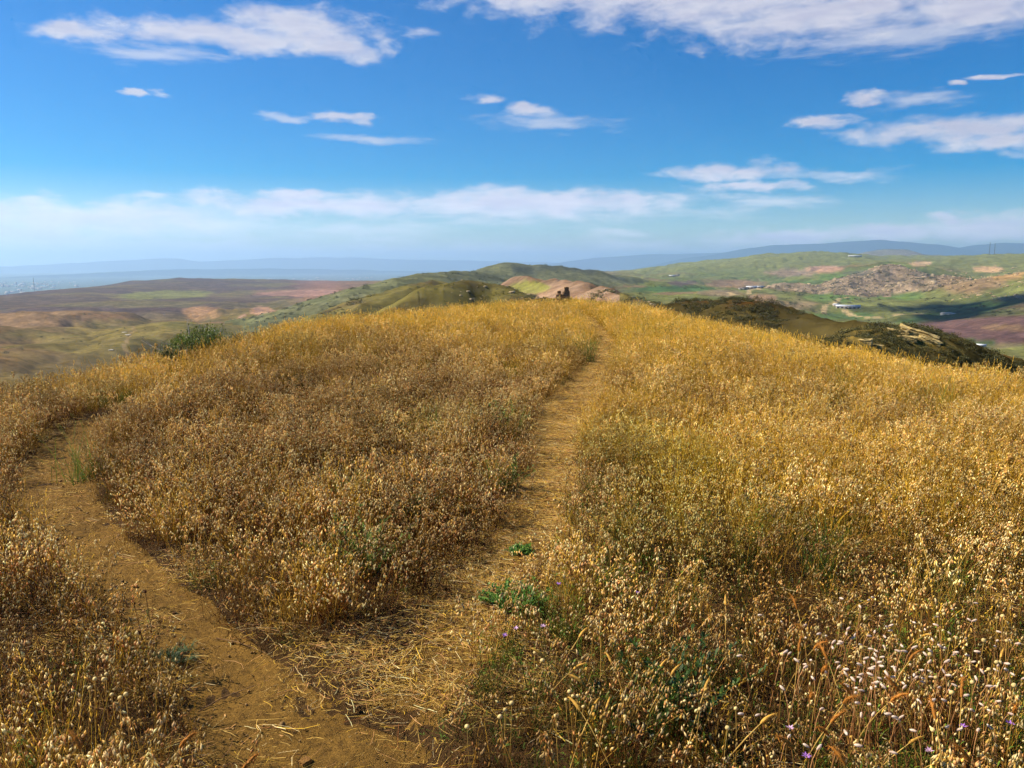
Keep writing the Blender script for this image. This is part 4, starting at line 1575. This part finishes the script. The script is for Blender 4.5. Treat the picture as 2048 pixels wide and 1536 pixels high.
def rock_mesh(name, sx, sy, sz, seed, base=(172, 150, 98)):
    random.seed(seed)
    bm = bmesh.new()
    bmesh.ops.create_icosphere(bm, subdivisions=4, radius=1.0)
    for v in bm.verts:
        c = v.co.copy()
        v.co = Vector((max(-.72, min(.72, c.x)), max(-.72, min(.72, c.y)), max(-.66, min(.66, c.z)))) * 1.35
        w = np.array([v.co.x * 1.7 + seed, v.co.y * 1.7, v.co.z * 2.6])
        k = float(fbm(np.array([w[0] + w[2]]), np.array([w[1] - w[2] * .7]), 1.0, 4, .6, seed)[0])
        v.co *= 1 + .38 * k
        v.co.x *= sx
        v.co.y *= sy
        v.co.z *= sz
    me = bpy.data.meshes.new(name)
    bm.to_mesh(me)
    bm.free()
    me.materials.append(M_ROCK)
    co = np.array([v.co[:] for v in me.vertices])
    k = fbm(co[:, 0] * 2 + co[:, 2], co[:, 1] * 2 - co[:, 2], max(sx, sy) * .6, 4, .6, seed + 3)
    add_color(me, np.array(lin(*base))[None] * (1 + .5 * k)[:, None])
    return me


# eroded pinnacle on the crest of the spine
pa, pe = px_azel(1127, 573)
pd = 70.0
pxx, pyy = pd * math.sin(pa), pd * math.cos(pa)
pz = float(hill_z(np.array([pxx]), np.array([pyy]))[0])
ph = CAMZ + pd * math.tan(pe) - pz
pin = empty('rock_pinnacle', (pxx, pyy, pz))
for i, (ox, oz, sx, sy, sz, sd) in enumerate([(.02, .08, 1.0, .6, .20, 1), (-.06, .27, .66, .45, .22, 2), (-.02, .46, .44, .34, .20, 3), (-.20, .58, .22, .2, .18, 4), (.12, .66, .24, .22, .24, 5), (.14, .88, .15, .14, .18, 6), (.5, .04, .5, .4, .16, 7), (-.52, .02, .45, .4, .14, 8), (-.2, .76, .12, .12, .10, 9)]):
    link('boulder', rock_mesh('boulder', sx * ph * .62, sy * ph * .6, sz * ph * .62, 60 + sd, (138, 108, 78)), pin, (ox * ph * .9, 0, oz * ph))
tag(pin, 'brown eroded rock pinnacle standing up behind the grass on the crest', 'rock')

for i, (px, py, w, d, h, tilt, lab) in enumerate([
        (1838, 668, 4.4, 2.2, 1.2, R(-30), 'longest yellow rock slab running down the scrubby spur'),
        (1858, 682, 2.6, 1.6, 1.0, R(-30), 'yellow rock slab at the lower end of the longest slab on the spur'),
        (1796, 664, 2.4, 1.6, .9, R(-12), 'yellow rock slab near the top of the scrubby spur, left of the longest one'),
        (1812, 676, 2.4, 1.6, .8, R(-6), 'flat yellow rock slab below the top of the scrubby spur'),
        (1728, 684, 1.8, .9, .9, R(10), 'squat yellow rock at the grassy foot of the scrubby spur'),
        (1750, 692, 1.6, .8, .6, R(-8), 'small yellow rock just above the golden grass on the spur')]):
    hit = land_hit(px, py, 62, 400) or land_at(px, 112)
    o = link('rock_slab', rock_mesh('rock_slab', w / 2, d / 2, h / 2, 80 + i), None, (hit[0], hit[1], hit[2] - .1), (0, tilt * -.6, math.atan2(-hit[0], hit[1])))
    tag(o, lab, 'rock')
for i, (px, py, w, lab) in enumerate([(248, 665, 9, 'white rock patch in the left valley, uppermost of the white ones'), (256, 670, 11, 'white rock in the left valley beside the upper white patch'), (222, 700, 9, 'small white rock low in the left valley near the grass'), (424, 661, 12, 'white rock seen just right of the green shrub'), (1898, 628, 26, 'white rock patch at the upper edge of the ploughed field')]):
    hit = land_hit(px, py, 200, 4000)
    if hit:
        dd = math.hypot(hit[0], hit[1])
        wm = w * dd / FPX
        o = link('white_rock', rock_mesh('white_rock', wm / 2.6, wm / 2.2, wm * .16, 100 + i, (196, 188, 172)), None, (hit[0], hit[1], hit[2] - wm * .07), (0, 0, i))
        tag(o, lab, 'rock')
#@FAR1
# ------------------------------------------------------------------ shrubs on the left edge of the hilltop
def at_r(px, r):
    a, _ = px_azel(px, 700)
    x, y = r * math.sin(a), r * math.cos(a)
    return x, y, hz(x, y)


def height_to(px, py, r, z):
    _, e = px_azel(px, py)
    return CAMZ + r * math.tan(e) - z


def shrub(px, py_top, width_px, r, label, seed, leaves, c1, c2, bare=(), name='shrub', dens=1.0):
    random.seed(seed)
    x, y, z = at_r(px, r)
    H = max(0.25, height_to(px, py_top, r, z))
    Wd = width_px * r / FPX
    o = empty(name, (x, y, z))
    br = MB()
    tips = []
    for i in range(9):
        t = 2 * math.pi * i / 9 + random.uniform(-.3, .3)
        k = random.uniform(.35, 1.0)
        end = Vector((math.cos(t) * Wd * .45 * k, math.sin(t) * Wd * .40 * k, H * random.uniform(.55, .92) * (1.15 - .35 * k)))
        mid = end * .5 + Vector((random.gauss(0, .05), random.gauss(0, .05), H * .04))
        br.tube([(0, 0, -.05), mid * .55, mid, end], [.022, .017, .012, .004], lin(82, 68, 54), 5, lin(112, 96, 78))
        tips.append(end)
        for _ in range(5):
            s = mid.lerp(end, random.uniform(.0, .9))
            e2 = s + Vector((random.gauss(0, Wd * .16), random.gauss(0, Wd * .14), random.uniform(.02, H * .28)))
            br.tube([s, s.lerp(e2, .5) + Vector((0, 0, .02)), e2], [.008, .005, .002], lin(96, 80, 62), 4)
            tips.append(e2)
            tips.append(s.lerp(e2, .6))
    for (dx, dz, ln) in bare:
        s = Vector((dx * Wd * .25, 0, H * .35))
        e = Vector((dx * Wd * ln, random.uniform(-.1, .1), H * dz))
        m = s.lerp(e, .55) + Vector((0, 0, -.05))
        br.tube([s, m, e], [.016, .010, .004], lin(150, 138, 122), 5, lin(188, 178, 164))
        for q in range(3):
            b0 = m.lerp(e, random.uniform(0, .7))
            br.tube([b0, b0 + Vector((dx * random.uniform(.05, .2), random.gauss(0, .06), random.uniform(.02, .16)))], [.005, .002], lin(160, 148, 130), 4)
    link('branches', br.mesh('branches', M_WOOD, True), o)
    lf = MB()
    for _ in range(leaves):
        tp = random.choice(tips)
        p = tp + Vector((random.gauss(0, .05), random.gauss(0, .05), random.gauss(0, .045))) * (Wd / .8)
        p.z = max(p.z, .03)
        lf.leaf(p, rnd_dir(random.uniform(.1, 1.5)), rnd_dir(.6), random.uniform(.022, .042), random.uniform(.012, .022), jit(random.choice([c1, c2]), .3), .2)
    link('foliage', lf.mesh('foliage', M_LEAF), o)
    return tag(o, label, 'shrub')


LG, LD = lin(108, 124, 52), lin(70, 84, 40)
shrub(392, 648, 108, 15.0, 'green leafy shrub with bare branches at the left edge of the hilltop', 1, 8000, LG, LD, bare=((-1, .66, .95), (-.25, 1.08, .6), (.6, 1.0, .85)))
shrub(352, 680, 62, 13.2, 'low grey green bush at the foot of the leafy shrub', 2, 1500, LD, lin(112, 112, 70))
shrub(468, 660, 52, 17.2, 'low dark bush on the edge just right of the leafy shrub', 3, 1100, LD, lin(96, 92, 56), bare=((.8, .8, .7),))
shrub(514, 659, 13, 19.0, 'tiny round dark bush poking over the grass edge', 4, 260, lin(64, 54, 40), lin(88, 76, 52))
shrub(1338, 655, 56, 17.0, 'dark green bush in the golden grass beside the upper footpath', 5, 900, lin(72, 84, 40), lin(60, 66, 36))

# ------------------------------------------------------------------ green weeds


def weed(px, py, w_px, h_px, style, label, seed, name='green_weed', c1=lin(84, 106, 40), c2=lin(122, 138, 58)):
    random.seed(seed)
    x, y = ground_hit(px, py)
    z = hz(x, y)
    d = math.hypot(x, y)
    w, h = w_px * d / FPX * .64, h_px * d / FPX * 1.45
    o = empty(name, (x, y, z + (.02 if style == 'rosette' else 0)))
    st, lf = MB(), MB()
    if style == 'tuft':
        for _ in range(70):
            b = (random.gauss(0, w * .35), random.gauss(0, w * .35), -.01)
            dd = rnd_dir(abs(random.gauss(.1, .45)))
            pts, _ = arc(b, dd, h * random.uniform(.6, 1.2), random.uniform(.05, .3), 4)
            lf.ribbon(pts, [.005, .0045, .0035, .002, 0], rnd_dir(math.pi / 2), jit(c1, .25), jit(c2, .25))
        for _ in range(8):
            pts, _ = arc((random.gauss(0, w * .3), random.gauss(0, w * .3), -.01), rnd_dir(.2), h * 1.2, .1, 4)
            st.ribbon(pts, [.003] * 5, rnd_dir(math.pi / 2), jit(c2))
    else:
        n = 34 if style == 'leafy' else 60
        for _ in range(n):
            t, k = random.uniform(0, 6.28), math.sqrt(random.uniform(0, 1))
            b = Vector((math.cos(t) * k * w * .55, math.sin(t) * k * w * .55, -.01))
            tilt = random.uniform(.1, .7) if style == 'leafy' else random.uniform(.7, 1.35)
            L = h * random.uniform(.6, 1.05) if style == 'leafy' else w * random.uniform(.4, .9)
            pts, dd = arc(b, rnd_dir(tilt), L, .12 if style == 'leafy' else .05, 5)
            st.tube(pts, [.0022, .002, .0018, .0014, .001, .0006], jit(c1), 3)
            for i in range(1, 6):
                for _ in range(5 if style != 'feather' else 9):
                    q = pts[i].lerp(pts[i - 1], random.uniform(0, 1))
                    if style == 'feather':
                        lf.leaf(q, dd + rnd_dir(1.4) * 1.2, UPV, random.uniform(.015, .03), .002, jit(c2, .3))
                    else:
                        lf.leaf(q, dd * .6 + rnd_dir(random.uniform(.6, 1.5)), UPV, random.uniform(.02, .042), random.uniform(.007, .013), jit(random.choice([c1, c2]), .3))
    link('stems', st.mesh('stems', M_PLANT), o)
    link('leaves', lf.mesh('leaves', M_LEAF), o)
    return tag(o, label, 'weed')


DG = lin(52, 76, 30)
for i, a in enumerate([
        (1010, 872, 90, 62, 'leafy', 'bushy green weed at the left margin of the footpath, halfway up'),
        (1032, 1215, 130, 52, 'rosette', 'bright green spreading weed lying in the straw of the lower footpath'),
        (1006, 978, 80, 56, 'leafy', 'green weed at the left margin of the footpath above the bare patch'),
        (722, 1150, 84, 104, 'leafy', 'tall green weed in the grass at the edge of the trampled straw'),
        (1178, 724, 46, 50, 'leafy', 'green weed beside the footpath just below the crest'),
        (838, 1036, 96, 60, 'leafy', 'dark green weed inside the grass left of the footpath'),
        (1042, 1110, 40, 20, 'rosette', 'small flat green weed in the middle of the lower footpath'),
        (172, 950, 80, 66, 'tuft', 'green grass tuft leaning over the dirt path at its bend'),
        (350, 1306, 76, 36, 'feather', 'feathery blue green weed spreading onto the dirt path'),
        (700, 1000, 70, 54, 'leafy', 'green weed deep in the grass between the two paths'),
        (868, 872, 96, 50, 'tuft', 'pale green grass tuft between the paths, far from both'),
        (1640, 1150, 80, 80, 'tuft', 'green grass tuft in the middle of the field right of the footpath'),
        (1880, 830, 70, 50, 'tuft', 'green grass tuft near the far right end of the crest'),
        (1690, 790, 60, 44, 'tuft', 'green grass tuft below the scrubby spur'),
        (1345, 1470, 210, 170, 'leafy', 'large dark green weed near the bottom of the field')]):
    kw = dict(c1=DG, c2=lin(66, 92, 34)) if i in (5, 14) else (dict(c1=lin(74, 92, 58), c2=lin(88, 106, 66)) if i == 8 else (dict(c1=lin(68, 112, 40), c2=lin(104, 142, 58)) if i in (1, 6) else {}))
    weed(*a, seed=200 + i, **kw)

# ------------------------------------------------------------------ single seed heads and flowers of the foreground


def head_spot(px, py, h):
    x, y = ground_hit(px, py, h)
    return x, y, hz(x, y)


def copy_plant(src, loc, rz, sc):
    c = src.copy()
    col.objects.link(c)
    c.location, c.rotation_euler, c.scale = loc, (0, 0, rz), (sc, sc, sc)
    for ch in src.children:
        k = ch.copy()
        col.objects.link(k)
        k.parent = c
    return c


def put_all(protos, spots, h, label, cat, group, sc=(.85, 1.15)):
    used = set()
    for i, (px, py) in enumerate(spots):
        j = i % len(protos)
        hh = h * random.uniform(*sc)
        x, y, z = head_spot(px, py, hh)
        loc, rz, s = (x, y, z), random.uniform(0, 6.28), hh / h
        if j not in used:
            used.add(j)
            o = protos[j]
            o.location, o.rotation_euler, o.scale = loc, (0, 0, rz), (s, s, s)
        else:
            o = copy_plant(protos[j], loc, rz, s)
        tag(o, label, cat, group)


def make_foxtail(h, ln, colr, fuzz, lean):
    o = empty('foxtail_grass', (0, 0, 0))
    st, hd = MB(), MB()
    L = h - ln * .25
    pts, dd = arc((-lean, 0, -.02), Vector((lean * 2.2, 0, h)), L, .10, 6)
    st.tube(pts, [.0018] * 6 + [.0012], jit(GOLD2), 4, jit(STRAW))
    p = pts[-1]
    sp, d2 = arc(p, dd, ln, .16, 7)
    hd.tube(sp, [.003, .005, .0056, .0054, .0048, .004, .003, .001], jit(colr), 6)
    for i in range(170):
        t = random.uniform(0, .999) * 7
        k = int(t)
        q = sp[k].lerp(sp[k + 1], t - k)
        ax = (sp[k + 1] - sp[k]).normalized()
        dr = (ax * .8 + rnd_dir(random.uniform(.3, 2.8))).normalized()
        hd.ribbon([q, q + dr * fuzz * random.uniform(.6, 1.2)], [.0014, .0003], rnd_dir(math.pi / 2), jit(colr, .3))
    link('stalk', st.mesh('stalk', M_PLANT), o)
    link('seed_spike', hd.mesh('seed_spike', M_PLANT), o)
    return o


random.seed(77)
SPIKE, PLUME = lin(206, 160, 72), lin(188, 124, 50)
put_all([make_foxtail(.34, .055, SPIKE, .006, random.uniform(.02, .1)) for _ in range(5)],
        [(1112, 1240), (1171, 1252), (1156, 1274), (1089, 1295), (1259, 1312), (1279, 1308), (1293, 1315), (1246, 1331), (1185, 1350), (1193, 1408), (1222, 1390), (1144, 1400), (1408, 1018), (1455, 1203), (1810, 1225), (1922, 1187), (1751, 1433), (1815, 1430), (1990, 1300), (1330, 1245), (1450, 1390), (1382, 1360)],
        .34, 'slim golden foxtail spike arching over the dark grass right of the lower footpath', 'foxtail', 'golden foxtail spikes right of the lower footpath')
put_all([make_foxtail(.38, .06, PLUME, .014, random.uniform(.0, .04)) for _ in range(5)],
        [(1577, 1258), (1624, 1216), (1669, 1252), (1632, 1300), (1592, 1300), (1704, 1315), (1776, 1300), (1714, 1350), (1737, 1362), (1617, 1348), (1602, 1410), (1644, 1356), (1711, 1430), (1848, 1368), (1927, 1394), (1907, 1440), (1880, 1508), (1776, 1516), (2026, 1380), (2039, 1440), (1932, 1496), (2016, 1510), (1660, 1450), (250, 1506), (405, 1524), (285, 1470), (200, 1480)],
        .38, 'fuzzy orange grass plume standing close to the viewer', 'grass plume', 'fuzzy orange plumes close to the viewer', (.9, 1.1))


def make_button(h):
    o = empty('seed_button', (0, 0, 0))
    st, hd = MB(), MB()
    pts, dd = arc((random.uniform(-.05, .05), random.uniform(-.04, .04), -.02), (0, 0, 1), h, .03, 5)
    off = pts[-1].copy()
    pts = [p - Vector((off.x, off.y, 0)) * (i / 5) for i, p in enumerate(pts)]
    st.tube(pts, [.0016, .0015, .0014, .0013, .0012, .0012], jit(RUST), 4, jit(STRAW))
    p = pts[-1]
    hd.ball(p + UPV * .005, (random.gauss(0, .3), random.gauss(0, .3), 1), .0068, .0076, jit(lin(216, 184, 112), .12), 6, 10, .06, lin(238, 216, 150))
    link('stalk', st.mesh('stalk', M_PLANT), o)
    k = link('head', hd.mesh('head', M_PLANT, True), o)
    br = MB()
    for i in range(8):
        t = 6.28 * i / 8
        br.leaf(p + Vector((math.cos(t), math.sin(t), 0)) * .003, (math.cos(t), math.sin(t), .6), UPV, .007, .003, jit(lin(176, 140, 84)), .1)
    link('bracts', br.mesh('bracts', M_PLANT), o)
    return o


random.seed(78)
BUT_R = [(1139, 1381), (1146, 1386), (1155, 1387), (1132, 1397), (1167, 1407), (1247, 1387), (1253, 1398), (1241, 1407), (1085, 1316), (1070, 1303), (1023, 1395), (1010, 1413), (1000, 1411), (1112, 1426), (1250, 1429), (934, 1418)]
BUT_F = [(1565, 1308), (1563, 1327), (1602, 1288), (1581, 1413), (1846, 1210), (1888, 1225), (1876, 1228), (2006, 1225), (1995, 1231), (1900, 1279), (2014, 1275), (1968, 1278), (1913, 1272), (1836, 1307), (1860, 1309), (1723, 1297), (1994, 1320), (2001, 1319), (1872, 1352), (1978, 1337), (1945, 1363), (2029, 1364), (1866, 1459), (1904, 1382), (1634, 1281), (1679, 1249), (2014, 1335), (1400, 1415), (1455, 1452), (1472, 1413)]
BUT_L = [(146, 1346), (179, 1369), (189, 1351), (207, 1351), (223, 1385), (240, 1390), (251, 1385), (212, 1341), (153, 1150), (149, 1160), (222, 1170)]
put_all([make_button(.26) for _ in range(4)], BUT_R, .26, 'cream round seed button beside the lower footpath', 'seed button', 'cream seed buttons beside the lower footpath')
put_all([make_button(.30) for _ in range(4)], BUT_F, .30, 'cream round seed button in the bottom right grass, far from the footpath', 'seed button', 'cream seed buttons in the bottom right grass')
put_all([make_button(.24) for _ in range(4)], BUT_L, .24, 'yellowish round seed button in the dark grass left of the dirt path', 'seed button', 'yellowish seed buttons left of the dirt path')


def make_pod(h):
    o = empty('white_seed_pod', (0, 0, 0))
    st, hd = MB(), MB()
    lean = Vector((random.uniform(.4, 1), random.uniform(-.5, .5), random.uniform(-.1, .6))).normalized()
    pts = [Vector((-.06, 0, -.02)), Vector((-.035, .004, h * .45)), Vector((-.012, .002, h * .9)), Vector((0, 0, h))]
    st.tube(pts, [.0014, .0013, .0011, .001], jit(RUST), 4, jit(PINKY))
    hd.ball(pts[-1] + lean * .007, lean, .0105, .0042, jit(lin(216, 178, 150), .1), 6, 8, .05, lin(228, 214, 196))
    link('stalk', st.mesh('stalk', M_PLANT), o)
    link('pod', hd.mesh('pod', M_PLANT, True), o)
    return o


random.seed(79)
POD = []
while len(POD) < 170:
    x, y = (random.gauss(1815, 120), random.gauss(1335, 52)) if random.random() < .72 else (random.uniform(1480, 2048), random.uniform(1180, 1530))
    if x < 2046 and 1130 < y < 1534:
        POD.append((x, y))
put_all([make_pod(.28) for _ in range(10)], POD, .28, 'small white papery seed pod in the bottom right grass', 'seed pod', 'white papery seed pods in the bottom right grass')


def make_flower(h, colr, n):
    o = empty('wild_flower', (0, 0, 0))
    st, pt, cn = MB(), MB(), MB()
    pts = [Vector((-.05, .01, -.02)), Vector((-.02, 0, h * .5)), Vector((0, 0, h))]
    st.tube(pts, [.0016, .0014, .0012], jit(OLIVE), 4)
    for i in range(n):
        t = 6.28 * i / n + random.uniform(-.1, .1)
        pt.leaf(pts[-1] + UPV * .003, (math.cos(t), math.sin(t), random.uniform(.3, .9)), UPV, random.uniform(.013, .018), .0055, jit(colr, .2), .2)
    cn.ball(pts[-1], (0, 0, 1), .006, .0045, lin(96, 84, 60), 5, 7, .05)
    link('stalk', st.mesh('stalk', M_PLANT), o)
    link('petals', pt.mesh('petals', M_LEAF), o)
    link('calyx', cn.mesh('calyx', M_PLANT), o)
    return o


random.seed(80)
PUR, PNK = lin(186, 128, 226), lin(232, 190, 226)
for (px, py, c_, lab) in [
        (1009, 1277, PUR, 'violet star flower where the bare patch of the footpath ends'), (1117, 1177, PUR, 'violet flower in the straw above the bright green spreading weed'),
        (1275, 1196, PUR, 'violet flower in the pale grass right of the bright green spreading weed'), (1032, 1262, PNK, 'pale pink flower next to the violet star flower by the footpath'),
        (1086, 1260, PNK, 'white and pink flower below the bright green spreading weed'), (1580, 1465, PNK, 'pink star flower right of the large dark green weed'),
        (1612, 1518, PUR, 'violet star flower at the very bottom of the picture'), (2018, 1455, PUR, 'violet flower at the bottom right edge'), (1925, 1462, PUR, 'violet flower between the orange plumes at bottom right'),
        (1858, 1510, PNK, 'pale pink star flower at the bottom among the orange plumes')]:
    o = make_flower(.24, c_, 7)
    o.location = head_spot(px, py, .24)
    o.rotation_euler = (0, 0, random.uniform(0, 6.28))
    tag(o, lab, 'flower')


def thistle(px, py, h, label, seed):
    random.seed(seed)
    o = empty('dried_thistle', head_spot(px, py, h))
    st, hd = MB(), MB()
    for k in range(4):
        e = Vector((0, 0, h)) if k == 0 else Vector((random.uniform(-.09, .09), random.uniform(-.05, .05), h * random.uniform(.5, .95)))
        s = Vector((random.uniform(-.02, .02), 0, -.02))
        st.tube([s, s.lerp(e, .5) + Vector((0, .01, .01)), e], [.002, .0016, .0012], lin(96, 66, 44), 4, lin(120, 84, 54))
        if k < 3:
            hd = MB()
            hd.ball(e, (0, 0, 1), .007, .0065, lin(92, 58, 38), 5, 8, .08)
            for _ in range(40):
                dr = rnd_dir(random.uniform(0, 2.2))
                hd.ribbon([e + dr * .005, e + dr * random.uniform(.008, .012)], [.0018, .0003], rnd_dir(math.pi / 2), jit(lin(112, 70, 42), .3))
            link('head', hd.mesh('head', M_PLANT), o)
        for _ in range(6):
            q = s.lerp(e, random.uniform(.1, .8))
            st.leaf(q, rnd_dir(random.uniform(.8, 1.5)), UPV, random.uniform(.02, .05), .006, jit(OLIVE, .3), .5)
    link('stems', st.mesh('stems', M_PLANT), o)
    tag(o, label, 'thistle')


thistle(116, 1084, .34, 'dried brown thistle standing against the dirt path, higher of the two', 1)
thistle(290, 1176, .34, 'dried brown thistle standing against the dirt path, lower of the two', 2)

# loose bits on the paths
for i, (px, py, s, base, lab) in enumerate([
        (948, 1316, .016, (46, 34, 24), 'dark little stone on the bare patch of the footpath'), (965, 1303, .018, (196, 168, 112), 'pale clod on the bare patch of the footpath'),
        (348, 1214, .012, (112, 80, 44), 'brown stone on the dirt path below the thistles'), (270, 1160, .012, (178, 140, 80), 'pale stone on the dirt path at the straw edge'), (610, 1500, .02, (126, 92, 48), 'clod of earth low on the dirt path')]):
    x, y = ground_hit(px, py)
    o = link('stone', rock_mesh('stone', s, s * .7, s * .6, 140 + i, base), None, (x, y, hz(x, y) + .012), (0, 0, i))
    tag(o, lab, 'stone')
for i, (px, py, L, rz, lab) in enumerate([(262, 1117, .22, R(5), 'thin dry twig across the edge of the dirt path, the uppermost'), (480, 1280, .30, R(-28), 'thin dry twig at the straw margin of the dirt path'), (455, 1385, .24, R(50), 'straight straw stalk across the dirt path')]):
    x, y = ground_hit(px, py)
    m = MB()
    m.tube([(-L / 2, 0, 0), (-L * .1, .01, .006), (L / 2, 0, .002)], [.002, .0024, .0014], lin(110, 82, 54), 5, lin(150, 118, 78))
    m.tube([(L * .1, .005, .004), (L * .22, .03, .012)], [.0014, .0008], lin(110, 82, 54), 4)
    o = link('twig', m.mesh('twig', M_WOOD), None, (x, y, hz(x, y) + .016), (0, 0, rz))
    tag(o, lab, 'twig')
